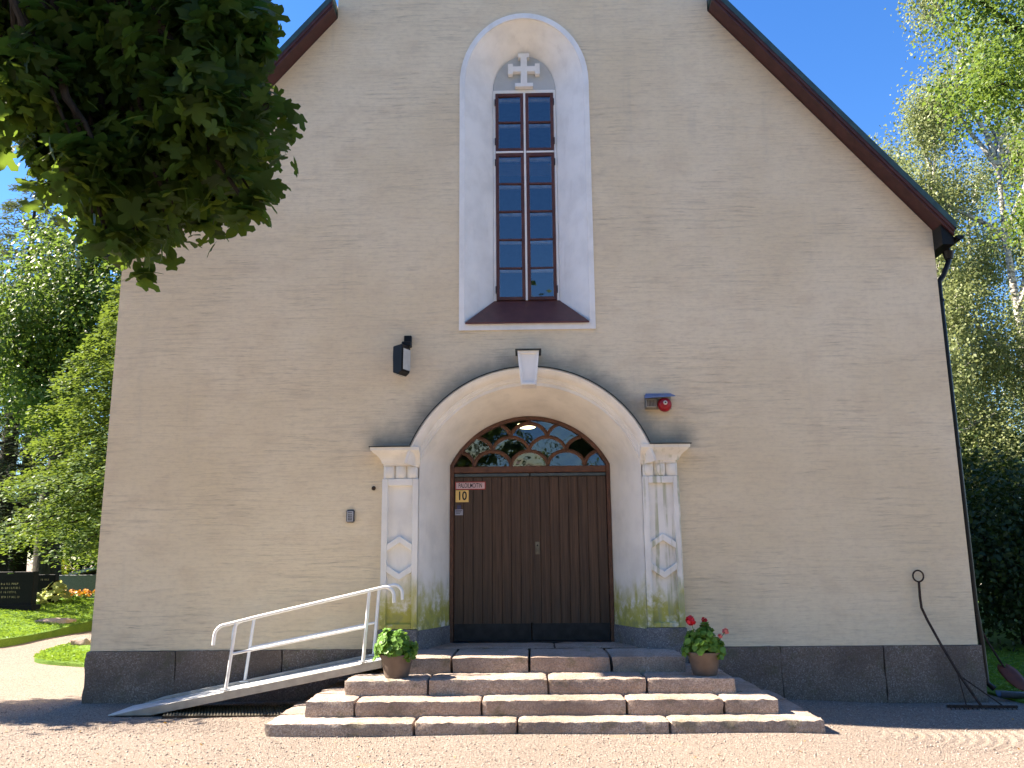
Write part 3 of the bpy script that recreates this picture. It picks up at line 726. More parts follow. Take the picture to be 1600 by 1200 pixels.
# ribbed mat under the ramp
mat_t = thing('scraper_mat', (-3.2, -.65, .18), 'dark knobbly scraper mat lying on gravel under the ramp', 'mat')
P('backing', 'soil', mat_t, 'box', -3.95, -2.64, -.97, -.40, .17, .20)
M['mat'] = simple('mat_rubber', (.10, .085, .055), .8, var=.5, vscale=30)
kn = MB()
for i in range(38):
    for j in range(12):
        x, y = -3.93+i*.034+(j % 2)*.017, -.955+j*.047; kn.add([(x-.014, y-.02, .199), (x+.014, y-.02, .199), (x+.014, y+.02, .199), (x-.014, y+.02, .199), (x, y, .218)], [(0, 1, 4), (1, 2, 4), (2, 3, 4), (3, 0, 4)])
kb = kn.build('knobs', 'mat', mat_t, fix=False); kb['kind'] = 'stuff'

# ------------------------------------------------------------------ potted geraniums
M['ger_leaf'] = m_leaf('geranium_leaf', (.07, .16, .022), (.16, .30, .05), .3); M['stem'] = simple('green_stem', (.12, .2, .05), .6)
M['petal'] = m_leaf('red_petal', (.52, .015, .03), (.72, .04, .07), .25, (.8, .05, .06)); M['petal_pink'] = m_leaf('pink_petal', (.75, .16, .17), (.80, .30, .25), .25, (.9, .3, .3))
def leaf_mesh(centers, normals, size, template, twist=None):
    """place a flat template (k,2) fan at every centre; returns V, F (triangles around vertex 0)"""
    n = len(centers); nrm_ = normals/np.linalg.norm(normals, axis=1, keepdims=True)
    ref = np.where(np.abs(nrm_[:, 2:3]) < .9, np.array([[0, 0, 1.]]), np.array([[1., 0, 0]]))
    u = np.cross(nrm_, ref); u /= np.linalg.norm(u, axis=1, keepdims=True); w = np.cross(nrm_, u)
    a = rng.uniform(0, 2*np.pi, n) if twist is None else twist
    u2 = u*np.cos(a)[:, None]+w*np.sin(a)[:, None]; w2 = -u*np.sin(a)[:, None]+w*np.cos(a)[:, None]
    k = len(template); size = np.broadcast_to(size, (n,))
    V = centers[:, None]+(u2[:, None]*template[None, :, 0:1]+w2[:, None]*template[None, :, 1:2]+nrm_[:, None]*template[None, :, 2:3])*size[:, None, None]
    return V.reshape(-1, 3), k, n
def leaf_obj(name, centers, normals, size, template, faces, mat, parent, twist=None):
    V, k, n = leaf_mesh(centers, normals, size, template, twist)
    F = (np.array(faces)[None]+(np.arange(n)*k)[:, None, None]).reshape(-1, len(faces[0]))
    return np_mesh(name, V, F, mat, parent)
def fan(outline, cup=0.):
    t = [(0, 0, 0)]+[(x, y, cup*(x*x+y*y)) for x, y in outline]; m = len(outline)
    return np.array(t, float), [(0, i+1, (i+1) % m+1) for i in range(m)]
GER = fan([(.5*(1+.10*math.cos(a*7))*math.cos(a), .5*(1+.10*math.cos(a*7))*math.sin(a)) for a in np.linspace(0, 2*math.pi, 15)[:-1]], .35)
MAPLE = fan([(.0, -.38), (.22, -.42), (.26, -.30), (.19, -.21), (.38, -.12), (.52, -.12), (.62, .04), (.44, .20), (.22, .12), (.24, .30), (.17, .46), (0, .66), (-.17, .46), (-.24, .30), (-.22, .12), (-.44, .20), (-.62, .04), (-.52, -.12), (-.38, -.12), (-.19, -.21), (-.26, -.30), (-.22, -.42)], -.28)
QUAD = (np.array([(0, -.5, 0), (.33, -.05, .06), (0, .5, 0), (-.33, -.05, .06)], float), [(0, 1, 2), (0, 2, 3)])
NEEDLE = (np.array([(-.10, -.5, 0), (.10, -.5, 0), (.07, .5, 0), (-.07, .5, 0)], float), [(0, 1, 2, 3)])
def geranium(loc, label, w, h, blooms, seed, lop):
    rg = np.random.default_rng(seed); x, y, z = loc
    t = thing('potted_geranium', loc, label, 'plant', 'potted plants on the steps')
    P('pot', 'pot', t, 'lathe', [(.10, 0), (.122, 0), (.130, .02), (.168, .19), (.185, .215), (.185, .235), (.172, .238), (.160, .215)], loc, 28, smooth=True)
    P('soil', 'soil', t, 'lathe', [(.158, .19), (.158, .205), (.05, .212)], loc, 20)
    n = 520; th = rg.uniform(0, 2*np.pi, n); ph = np.arccos(rg.uniform(-.25, 1, n)); rr = rg.uniform(.72, 1.05, n)
    d = np.stack([np.sin(ph)*np.cos(th), np.sin(ph)*np.sin(th), np.cos(ph)], 1)
    c = np.array([x+lop, y, z+.27])+d*rr[:, None]*np.array([w, w*.85, h]); c[:, 2] += .035*np.sin(c[:, 0]*31)+.03*np.sin(c[:, 0]*17+2)
    nr = d*np.array([1, 1, .9])+np.array([-.3, -.15, .55])+rg.normal(0, .35, (n, 3))
    leaf_obj('foliage', c, nr, rg.uniform(.042, .072, n), *GER, 'ger_leaf', t)
    st = MB()
    for i in range(0, n, 7): st.tube([(x+rg.uniform(-.05, .05), y+rg.uniform(-.05, .05), z+.2), tuple((np.array([x, y, z+.24])+c[i])/2), tuple(c[i])], .003, 4, False)
    st.build('stems', 'stem', t, fix=False)
    for bx, bz, by, r, mt in blooms:
        b = np.array([x+bx, y+by, z+bz]); m = 46; dd = rg.normal(0, 1, (m, 3)); dd /= np.linalg.norm(dd, axis=1, keepdims=True)
        f = leaf_obj('flower_head', b+dd*r*rg.uniform(.6, 1, (m, 1)), dd+rg.normal(0, .3, (m, 3)), r*.85, *GER, mt, t)
        P('flower_stalk', 'stem', t, 'tube', [(x+bx*.4, y+by*.4, z+.24), (x+bx*.8, y+by*.8, z+.24+(bz-.24)*.7), tuple(b)], .004, 5)
geranium((-1.415, -1.12, Z3+.001), 'leafy green potted geranium without flowers by the ramp end', .225, .19, [], 3, -.02)
geranium((1.84, -1.10, Z3+.001), 'potted geranium with red flowers on the right of the steps', .215, .20, [(-.13, .555, -.03, .048, 'petal'), (.045, .545, .12, .030, 'petal'), (.235, .44, -.02, .030, 'petal_pink'), (.16, .40, -.1, .022, 'petal_pink')], 5, .0)

# ------------------------------------------------------------------ fittings on the wall and door
fl = thing('floodlight', (-1.50, -.02, 4.55), 'black wall floodlight with pale glass left above the portal', 'lamp')
M['lens'] = simple('lens_glass', (.50, .50, .47), .25, var=.08, bump=0)
P('wall_bracket', 'black', fl, 'box', -1.55, -1.455, -.07, .0, 4.50, 4.60, bevel=.006)
P('arm', 'black', fl, 'box', -1.565, -1.445, -.17, -.06, 4.435, 4.50, bevel=.01)
def flood():
    # deep housing turned a little to the right; the glass faces right and down
    prof = [(-.17, 4.42), (.035, 4.44), (.055, 4.40), (.045, 4.10), (-.04, 4.055), (-.165, 4.085), (-.175, 4.30)]
    a = R(-24); mb = MB(); mb.prism([(x, z) for x, z in prof], -.10, .10)
    # local y -> across; rotate so the flat side looks at the camera
    def tr(v): return (-1.525+v[0]*math.cos(a)*.62-v[1]*math.sin(a), -.20+v[0]*math.sin(a)*.62+v[1]*math.cos(a)*.9, v[2])
    mb.v = [tr(v) for v in mb.v]; mb.build('housing', 'black', fl, bevel=.008)
    g = MB(); g.add([tr(v) for v in ((.054, -.085, 4.385), (.054, .085, 4.385), (.049, .085, 4.12), (.049, -.085, 4.12))], [(0, 1, 2, 3)])
    g.v = [(x+.008, y-.003, z) for x, y, z in g.v]; g.build('glass', 'lens', fl)
    g = MB(); g.add([tr(v) for v in ((-.15, -.08, 4.079), (-.045, -.08, 4.050), (-.045, .08, 4.050), (-.15, .08, 4.079))], [(0, 1, 2, 3)])
    g.v = [(x, y-.004, z-.008) for x, y, z in g.v]; g.build('lower_glass', 'lens', fl)
flood()
M['bellred'] = simple('bell_red', (.33, .012, .022), .35, .1, var=.1, bump=.03); M['hood'] = simple('hood_blue', (.13, .19, .34), .45, .2, var=.15); M['boxgrey'] = simple('box_grey', (.30, .28, .24), .6)
ab = thing('alarm_bell', (1.63, 0, 3.70), 'red fire alarm bell with grille box under a blue-grey hood', 'alarm bell')
P('back_plate', 'boxgrey', ab, 'box', 1.47, 1.80, -.02, .0, 3.62, 3.80)
mb = MB(); mb.add([(1.45, -.17, 3.745), (1.83, -.17, 3.765), (1.80, 0, 3.825), (1.49, 0, 3.825), (1.45, -.17, 3.735), (1.83, -.17, 3.755), (1.80, 0, 3.812), (1.49, 0, 3.812)], [(0, 1, 2, 3), (7, 6, 5, 4), (0, 4, 5, 1), (1, 5, 6, 2), (2, 6, 7, 3), (3, 7, 4, 0)]); mb.build('hood', 'hood', ab)
gb = P('siren_box', 'boxgrey', ab, 'box', 1.475, 1.605, -.11, -.021, 3.63, 3.735, bevel=.006)
for k in range(6): P('grille_bar', 'iron', gb, 'box', 1.492+k*.018, 1.499+k*.018, -.116, -.109, 3.645, 3.72)
bl = P('gong', 'bellred', ab, 'lathe', [(.02, .075), (.05, .07), (.075, .05), (.087, .02), (.09, .0), (.085, -.01)], tuple(ab.location), 28, smooth=True)
bl.location = Vector((1.705, -.085, 3.665)) - ab.location; bl.rotation_euler = (R(90), 0, 0)
M['cream'] = simple('cream_metal', (.62, .56, .46), .5)
ct = P('centre_cap', 'cream', ab, 'lathe', [(.026, 0), (.026, .012), (.012, .016)], tuple(ab.location), 16); ct.location = Vector((1.705, -.155, 3.678)) - ab.location; ct.rotation_euler = (R(90), 0, 0)
cb = P('centre_bolt', 'black', ab, 'lathe', [(.009, 0), (.009, .01)], tuple(ab.location), 10); cb.location = Vector((1.705, -.168, 3.678)) - ab.location; cb.rotation_euler = (R(90), 0, 0)
M['keygrey'] = simple('keypad_grey', (.36, .36, .38), .45, .3); M['keydark'] = simple('keypad_dark', (.055, .055, .065), .5)
kp = thing('entry_keypad', (-2.18, 0, 2.34), 'small grey entry keypad box on the plaster wall', 'keypad')
P('body', 'keydark', kp, 'box', -2.23, -2.128, -.035, .0, 2.262, 2.418, bevel=.012, seg=2)
fc = P('face', 'keygrey', kp, 'box', -2.219, -2.141, -.046, -.0352, 2.272, 2.402, bevel=.008)
P('speaker_slot', 'keydark', fc, 'box', -2.204, -2.156, -.0485, -.0462, 2.378, 2.386)
for i in range(3):
    for j in range(4): P('key', 'keydark', fc, 'box', -2.202+i*.0165, -2.190+i*.0165, -.0500, -.0462, 2.288+j*.0195, 2.301+j*.0195, bevel=.002)
wb = P('wall_bolt', 'iron', None, 'lathe', [(.026, 0), (.026, .012), (.015, .03), (.004, .032)], (0, 0, 0), 14, smooth=True); wb.rotation_euler = (R(90), 0, 0); wb.location = (-1.904, -.001, 2.677)
tag(wb, 'small dark round bolt head in the wall left of the pilaster', 'bolt')
# signs on the left door leaf
M['sign_red'] = simple('sign_red', (.36, .045, .035), .4, var=.05, bump=0); M['sign_pink'] = simple('sign_face', (.60, .43, .43), .4, var=.05, bump=0); M['sign_yellow'] = simple('sign_yellow', (.78, .53, .17), .4, var=.05, bump=0)
M['ink'] = simple('black_ink', (.012, .012, .014), .5, var=0, bump=0); M['stick_blue'] = simple('sticker_blue', (.05, .05, .12), .4, bump=0); M['stick_grey'] = simple('sticker_grey', (.33, .33, .40), .4, bump=0)
def sign(name, label, x, z, w, h, face, border=None, txt=None, ts_=.1, xs=1., bold=.0):
    t = thing(name, (x, YD-.003, z), label, 'sign'); y = YD-.006
    P('plate', border or face, t, 'box', x-w/2, x+w/2, y, y+.0035, z-h/2, z+h/2, bevel=.0008)
    if border: P('face', face, t, 'box', x-w/2+.012, x+w/2-.012, y-.0012, y-.0002, z-h/2+.012, z+h/2-.012)
    if txt: text_mesh('lettering', txt, ts_, 'ink', t, (x, y-.0016, z), .0003, xs, bold)
    return t
sign('alarm_sign', 'red-framed PALOILMOITIN fire alarm sign at the top of the left door leaf', -.757, 2.752, .40, .105, 'sign_pink', 'sign_red', 'PALOILMOITIN', .086, .54, .0012)
sign('number_sign', 'yellow square sign with black number 10 on the left door leaf', -.865, 2.616, .172, .155, 'sign_yellow', None, '10', .155, .82, .003)
sign('sticker', 'small dark blue sticker under the yellow number sign', -.905, 2.475, .05, .05, 'stick_blue')
t = sign('label_sticker', 'small pale grey label near the door edge under the blue sticker', -.905, 2.408, .105, .075, 'stick_grey')
for k in range(3): P('print_line', 'ink', t, 'box', -.945, -.865-.012*k, YD-.0075, YD-.0062, 2.425-k*.017, 2.432-k*.017)

# ------------------------------------------------------------------ rake, shovel, drain channel
rk = thing('iron_rake', (5.0, -.4, .14), 'rusty ring-handled iron rake leaning on the church wall', 'rake')
hx, hy, hzv = 4.985, -.50, .155
P('handle', 'iron', rk, 'tube', [(4.628, -.058, 1.50), (4.622, -.062, 1.32), (4.625, -.068, 1.20), (4.665, -.10, 1.06), (4.75, -.21, .78), (4.86, -.35, .46), (hx, hy, .165)], .0155, 8, smooth=True)
P('ring', 'iron', rk, 'tube', [(4.63+.062*math.cos(a), -.052, 1.565+.066*math.sin(a)) for a in np.linspace(0, 2*math.pi, 21)], .010, 7, False, smooth=True)
P('brace', 'iron', rk, 'tube', [(4.84, -.325, .52), (4.84, -.46, .17)], .007, 6); P('brace', 'iron', rk, 'tube', [(4.855, -.345, .47), (5.22, -.50, .17)], .008, 6)
P('head_bar', 'iron', rk, 'bar', (4.62, -.47, .163), (5.36, -.53, .163), .03, .028)
for k in range(16): P('tooth', 'iron', rk, 'tube', [(4.65+k*.046, -.485-.0037*k, .155), (4.65+k*.046, -.52-.0037*k, .115)], [.008, .003], 5)
M['rust_red'] = simple('shovel_red', (.13, .035, .016), .5, .2, var=.25); M['zinc'] = simple('zinc_channel', (.10, .12, .16), .45, .5, var=.2)
sh = thing('shovel', (5.72, .5, .2), 'shovel with orange-red blade leaning at the right corner of the church', 'shovel')
P('handle', 'iron', sh, 'tube', [(5.46, .50, 1.18), (5.60, .44, .78), (5.735, .36, .46)], .014, 8)
mb = MB(); N = 10; cs = []
for i in range(N+1):
    t = i/N; w = .115*math.sin(min(1, t*2.2+.25)*math.pi/2)*(1 if t < .75 else 1-(t-.75)*1.6); cz = .47-.25*t; cy = .36-.20*t
    cs.append([(5.735+.10*t+w*q, cy+.05*(q*q), cz+.035*q*q) for q in np.linspace(-1, 1, 7)])
mb.loft(cs); bl_ = mb.build('blade', 'rust_red', sh, smooth=True, fix=False)
md = bl_.modifiers.new('thickness', 'SOLIDIFY'); md.thickness = .006
dc = MB(); cs = []
for i in range(14):
    t = i/13; x = 5.46+2.3*t; y = .03-.10*t; z = .235-.06*min(1, t*2.2)
    cs.append([(x, y+r*math.cos(R(a)), z+.01+r*math.sin(R(a))) for r, rng_ in ((.07, range(180, 361, 20)), (.062, range(360, 179, -20))) for a in rng_])
dc.loft(cs, close=True); tag(dc.build('drain_channel', 'zinc', None, smooth=True), 'blue-grey half-round drain channel leading away from the downpipe', 'drain')

# ------------------------------------------------------------------ churchyard on the left
M['stone_black'] = simple('polished_black_granite', (.009, .009, .010), .6, spec=.12, var=.3, vscale=60, bump=.02); M['stone_grey'] = simple('grey_gravestone', (.10, .105, .115), .6, var=.2, vscale=40); M['gold'] = simple('gold_letters', (.26, .21, .12), .5, .5, bump=0)
def lz(x, y): return za(x, y, 0)
def gravestone(x, y, w, h, d, mat, label, rows, top='flat'):
    z = lz(x, y)-.05; t = thing('gravestone', (x, y, z), label, 'gravestone', 'gravestones in the churchyard')
    poly = [(x-w/2, z+.05), (x+w/2, z+.05), (x+w/2, z+h)] + ([(x, z+h*1.06)] if top != 'flat' else []) + [(x-w/2, z+h)]
    mb = MB(); mb.prism(poly, y-d/2, y+d/2); mb.build('slab', mat, t, bevel=.012)
    P('plinth', mat, t, 'box', x-w/2-.08, x+w/2+.08, y-d/2-.07, y+d/2+.07, z-.05, z+.11, bevel=.01)
    for i, (dx, wz, zz) in enumerate(rows):
        mb = MB(); xx = x+dx-wz/2
        while xx < x+dx+wz/2:
            lw = random.uniform(.018, .034); mb.box(xx, xx+lw*.35, y-d/2-.004, y-d/2+.001, z+zz, z+zz+.05)
            if random.random() < .7: mb.box(xx+lw*.35, xx+lw, y-d/2-.004, y-d/2+.001, z+zz+random.choice((0, .02, .042)), z+zz+random.choice((.008, .028, .05)))
            xx += lw+random.choice((.012, .012, .04))
        mb.build('inscription', 'gold', t)['kind'] = 'stuff'
gravestone(-13.5, 11.2, 2.3, .92, .22, 'stone_black', 'wide polished black gravestone with gilt inscription at the left edge', [(.55, .42, .60), (.55, .50, .50), (.55, .46, .40), (.55, .62, .28)])
gravestone(-13.0, 12.9, .52, .78, .2, 'stone_black', 'narrow dark gravestone beside the tree trunk', [(0, .26, .62)])
gravestone(-13.35, 15.6, 1.7, .72, .22, 'stone_grey', 'low wide grey gravestone behind the orange flowers', [])
def bloom_bed(x, y, w, n, sz, mat, label, name, cat, h=.22):
    z = lz(x, y); rg = np.random.default_rng(int(abs(x*100))); t = thing(name, (x, y, z), label, cat)
    c = np.stack([x+rg.normal(0, w*.35, n), y+rg.normal(0, w*.2, n), z+rg.uniform(.03, h, n)], 1); nr = rg.normal(0, .5, (n, 3))+np.array([0, -.3, .8])
    leaf_obj('foliage', c, nr, rg.uniform(.6, 1.2, n)*sz, *QUAD, 'ger_leaf', t)
    if mat:
        c2 = np.stack([x+rg.normal(0, w*.33, n//2), y+rg.normal(0, w*.2, n//2)-.03, z+rg.uniform(h*.6, h*1.3, n//2)], 1)
        leaf_obj('blossoms', c2, rg.normal(0, .5, (n//2, 3))+np.array([0, -.5, .6]), rg.uniform(.7, 1.2, n//2)*sz*.8, *GER, mat, t)
M['orange'] = m_leaf('orange_petal', (.62, .16, .02), (.70, .30, .03), .2); M['hosta'] = m_leaf('hosta_leaf', (.35, .42, .16), (.50, .55, .30), .3); M['yellow'] = m_leaf('yellow_leaf', (.42, .42, .03), (.60, .55, .05), .35)
bloom_bed(-12.45, 13.5, .85, 260, .09, 'orange', 'bed of orange flowers in front of the grey gravestone', 'flower_bed', 'flowers')
def broad_plant(name, x, y, r, h, n, sz, mat, label):
    z = lz(x, y); rg = np.random.default_rng(int(abs(x*77))); t = thing(name, (x, y, z), label, 'plant')
    th = rg.uniform(0, 2*np.pi, n); q = np.sqrt(rg.uniform(0, 1, n)); c = np.stack([x+r*q*np.cos(th), y+r*q*np.sin(th), z+.05+h*(1-q*q)*rg.uniform(.5, 1, n)], 1)
    leaf_obj('foliage', c, np.stack([np.cos(th)*.5, np.sin(th)*.5, np.full(n, .8)], 1)+rg.normal(0, .2, (n, 3)), rg.uniform(.7, 1.2, n)*sz, *QUAD, mat, t)
broad_plant('hosta_plant', -12.75, 12.9, .42, .55, 120, .26, 'hosta', 'pale variegated hosta beside the tree trunk')
broad_plant('hosta_plant', -12.9, 12.2, .30, .28, 60, .2, 'hosta', 'small pale hosta at the foot of the narrow gravestone')
broad_plant('yellow_shrub', -17.6, 21.5, 1.0, 1.25, 500, .2, 'yellow', 'bright yellow-leaved shrub behind the black gravestone')
broad_plant('yellow_shrub', -16.3, 24.5, .9, 1.5, 400, .22, 'yellow', 'yellow-leaved shrub glimpsed right of the big tree trunk')
def loose_stone(x, y, w, d, z0, z1, label):
    t = thing('grave_stone_slab' if w > .5 else 'field_stone', (x, y, z0), label, 'stone'); rough_block(x-w/2, x+w/2, y-d/2, y+d/2, z0, z1, 'block', 'granite', t, .12, .014, .03)
loose_stone(-11.05, 9.9, .8, .5, .25, .50, 'flat stone block set into the lawn edge by the path')
loose_stone(-8.45, 6.1, .42, .2, .18, .40, 'small rough stone lying in the narrow lawn beside the church')
# far shed behind the wall
M['redwall'] = simple('red_boards', (.25, .035, .03), .7); M['paleroof'] = simple('pale_roof', (.50, .54, .60), .5)
shd = thing('red_shed', (-20.5, 33, .6), 'small red shed with pale roof edge far behind the gravestones', 'shed')
P('wall', 'redwall', shd, 'box', -23, -18.3, 33, 37, -.6, 1.0)
mb = MB(); mb.prism([(-23.4, 1.05), (-20.6, 1.75), (-17.9, 1.0), (-17.9, .9), (-20.6, 1.6), (-23.4, .92)], 32.6, 37.4); mb.build('roof', 'paleroof', shd)
P('door', 'inner_sash', shd, 'box', -20.9, -20.0, 32.94, 32.99, -.6, .9)

# ------------------------------------------------------------------ trees
M['bark'] = m_bark('bark_dark', (.018, .015, .012), (.045, .037, .030)); M['bark_birch'] = m_bark('bark_birch', (.10, .09, .08), (.62, .60, .56), (3, 3, 9))
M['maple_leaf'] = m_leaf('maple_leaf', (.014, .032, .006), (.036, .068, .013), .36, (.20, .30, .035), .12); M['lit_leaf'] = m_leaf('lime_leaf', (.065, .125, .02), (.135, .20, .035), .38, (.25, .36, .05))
M['mid_leaf'] = m_leaf('mid_leaf', (.040, .082, .014), (.10, .16, .030), .36, (.20, .30, .045)); M['birch_leaf'] = m_leaf('birch_leaf', (.13, .17, .06), (.26, .29, .14), .38, (.34, .39, .15)); M['hem_leaf'] = m_leaf('hemlock_leaf', (.05, .098, .022), (.115, .175, .042), .34); M['dark_leaf'] = m_leaf('dark_leaf', (.018, .036, .010), (.045, .075, .020), .25); M['larch'] = m_leaf('larch_needle', (.04, .065, .03), (.09, .12, .06), .25)
def limb(mb, a, b_, r0, r1, sag=.0, n=5, wob=.12):
    a, b_ = np.array(a, float), np.array(b_, float); L = np.linalg.norm(b_-a); pts = []
    for i in range(n+1):
        t = i/n; p = a+(b_-a)*t + np.array([0, 0, sag*L*math.sin(math.pi*t)]); p += rng.normal(0, wob*L/n, 3)*(0 if i in (0, n) else 1)
        pts.append(tuple(p))
    mb.tube(pts, [r0+(r1-r0)*i/n for i in range(n+1)], 7, False); return pts
def tree(name, label, base, h, r, lobes, nleaf, size, leafmat, tmpl, barkmat='bark', group=None, clump=.28, per=26, up=.5, shell=.55, twigs=40, trunk_to=None, cat='tree', flat=1., droop=0., volp=.8, lr=.42, hub=None):
    """trunk, limbs to every lobe, twigs to leaf clumps spread through the lobes"""
    t = thing(name, base, label, cat, group); base = np.array(base, float)
    top = np.array(trunk_to if trunk_to is not None else (base[0], base[1], base[2]+h*.8)); tb = MB()
    n = 7; pts = [tuple(base+(top-base)*i/n + (rng.normal(0, .035*h*.3, 3)*np.array([1, 1, 0]) if 0 < i < n else 0)) for i in range(n+1)]
    tb.tube([(pts[0][0], pts[0][1], pts[0][2]-.3)]+pts, [r*1.35]+[r*(1.15 if i == 0 else 1-.8*i/n) for i in range(n+1)], 10, False)
    vol = np.array([np.prod(l[1]) for l in lobes])**volp; vol /= vol.sum(); allc = []; alld = []
    lm = MB()
    for (c, rad), fr in zip(lobes, vol):
        c = np.array(c, float); rad = np.array(rad, float); m = max(1 if rad[0] < .1 else 4, int(nleaf*fr/per*(.3 if rad[0] < .1 else 1)))
        d = rng.normal(0, 1, (m, 3)); d /= np.linalg.norm(d, axis=1, keepdims=True); q = rng.uniform(0, 1, (m, 1))**shell
        cc = c+d*q*rad; allc.append(cc); alld.append(d)
        k = min(n, max(1, int(n*np.clip((c[2]-rad[2]*.6-base[2])/max(.1, top[2]-base[2]), .15, .95)))); st = np.array(pts[k])
        if hub is not None and rad[0] < .5: st = np.array(hub)+rng.normal(0, .25, 3)
        lp = limb(lm, st, c, max(.02, r*lr), max(.012, r*lr*.3), .06)
        for i in rng.choice(m, min(m, max(1 if rad[0] < .1 else 3, int(twigs*fr))), False): limb(lm, lp[rng.integers(2, 6)], cc[i], max(.012, r*.09), .005, .04, 4)
    tb.build('trunk', barkmat, t, smooth=True, fix=False); lm.build('limbs', barkmat, t, smooth=True, fix=False)
    cc = np.concatenate(allc); dd = np.concatenate(alld); idx = rng.integers(0, len(cc), nleaf)
    off = rng.normal(0, clump, (nleaf, 3)); off[:, 2] *= flat; off[:, 2] -= droop*np.abs(rng.normal(0, 1, nleaf))
    P_ = cc[idx]+off; nr = dd[idx]*.6+rng.normal(0, .55, (nleaf, 3)); nr[:, 2] += up
    leaf_obj('crown', P_, nr, rng.uniform(.65, 1.25, nleaf)*size, *tmpl, leafmat, t)
    return t
# near maple reaching in from the left: leafy sprays at the ends of its low branches
MAPLE_SPRAYS = ((-3.06,-4.81,4.98,0.27), (-2.53,-5.38,5.52,0.21), (-2.07,-5.97,3.90,0.05), (-3.44,-4.97,6.08,0.10), (-2.09,-5.88,4.28,0.22), (-3.45,-5.76,5.27,0.07), (-2.74,-5.37,4.06,0.06), (-2.45,-5.17,4.92,0.25), (-3.17,-4.70,5.76,0.27), (-2.07,-5.78,4.96,0.22), (-2.28,-4.91,5.30,0.20), (-3.07,-5.22,5.92,0.08), (-1.85,-5.98,4.92,0.16), (-2.00,-5.76,5.40,0.12), (-2.08,-5.32,5.58,0.19), (-3.01,-5.08,5.73,0.23), (-3.25,-5.80,4.75,0.13), (-1.79,-5.55,5.34,0.08), (-1.66,-5.96,4.18,0.05), (-2.72,-6.00,4.87,0.21), (-3.09,-5.58,4.49,0.06), (-2.18,-5.95,4.63,0.21), (-2.26,-5.85,4.96,0.22), (-2.07,-5.78,5.49,0.06), (-2.54,-5.24,4.09,0.11), (-2.80,-6.02,4.56,0.18), (-3.47,-5.30,5.17,0.22), (-2.34,-5.28,4.42,0.17), (-2.53,-5.65,4.17,0.16), (-2.79,-4.84,4.53,0.20), (-2.28,-4.99,4.53,0.18), (-2.00,-4.99,5.21,0.07), (-1.91,-5.23,4.71,0.09), (-2.98,-5.25,4.70,0.23), (-2.10,-5.48,4.56,0.21), (-2.10,-5.05,6.00,0.09), (-2.29,-5.24,4.88,0.25), (-2.11,-5.86,5.14,0.21), (-2.76,-5.82,4.23,0.10), (-2.85,-4.91,4.27,0.14), (-3.18,-5.47,5.52,0.18), (-2.49,-6.06,5.28,0.07), (-1.78,-5.90,5.04,0.12), (-2.87,-5.18,4.62,0.24), (-3.36,-5.12,5.33,0.25), (-2.77,-5.04,4.73,0.26), (-2.03,-4.79,6.18,0.09), (-1.81,-6.06,4.43,0.19), (-3.55,-5.38,5.64,0.12), (-2.80,-5.08,5.48,0.26), (-2.65,-5.25,4.87,0.25), (-2.85,-4.98,5.27,0.26), (-3.57,-5.14,5.61,0.25), (-2.61,-5.08,5.94,0.12), (-3.25,-5.75,4.59,0.07), (-3.26,-5.49,4.69,0.08), (-2.97,-5.36,5.02,0.24), (-3.74,-5.08,5.62,0.17), (-2.47,-6.08,4.06,0.13), (-2.08,-5.45,5.15,0.19), (-3.59,-5.06,5.11,0.17), (-2.16,-4.89,4.57,0.14), (-2.26,-4.96,4.37,0.10), (-3.61,-5.44,5.15,0.09), (-3.18,-4.74,5.23,0.27), (-2.80,-5.36,4.21,0.08), (-1.94,-5.60,4.41,0.13), (-3.61,-5.50,5.27,0.07), (-2.35,-5.98,5.34,0.07), (-3.22,-4.93,4.48,0.06), (-3.23,-5.06,4.88,0.19), (-2.73,-4.78,4.13,0.06), (-3.44,-4.79,5.40,0.27), (-3.02,-5.31,5.56,0.22), (-1.96,-5.10,5.19,0.08), (-1.56,-5.87,4.53,0.05), (-1.78,-5.00,4.88,0.05), (-1.75,-5.36,4.59,0.06), (-1.77,-5.62,4.36,0.07), (-1.86,-5.10,4.45,0.05), (-1.65,-5.90,3.91,0.07), (-2.17,-4.92,4.26,0.08), (-2.13,-5.36,4.05,0.07), (-2.34,-5.21,4.18,0.08), (-2.22,-5.54,4.00,0.04), (-2.26,-5.60,3.83,0.06), (-2.38,-5.56,3.77,0.05), (-2.42,-5.58,3.72,0.06), (-2.87,-4.92,4.05,0.04), (-2.44,-5.88,3.69,0.06), (-2.54,-5.89,3.85,0.04), (-2.73,-5.70,4.01,0.06), (-2.88,-5.56,4.16,0.05), (-2.88,-5.79,4.17,0.06), (-2.90,-5.86,4.30,0.07), (-3.41,-5.29,4.71,0.08), (-2.71,-5.35,3.98,0.05), (-2.34,-5.82,3.78,0.04), (-2.42,-5.74,3.74,0.04))
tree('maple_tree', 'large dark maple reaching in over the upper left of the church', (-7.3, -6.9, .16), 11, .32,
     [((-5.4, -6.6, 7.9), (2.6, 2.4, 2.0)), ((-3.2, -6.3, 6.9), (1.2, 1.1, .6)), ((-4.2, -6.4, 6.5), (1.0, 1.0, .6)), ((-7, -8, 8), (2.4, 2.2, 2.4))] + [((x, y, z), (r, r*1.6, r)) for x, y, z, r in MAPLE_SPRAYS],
     25000, .135, 'maple_leaf', MAPLE, 'bark', None, .085, 8, .7, .42, 420, volp=.36, lr=.07, hub=(-3.3, -6.0, 6.3))
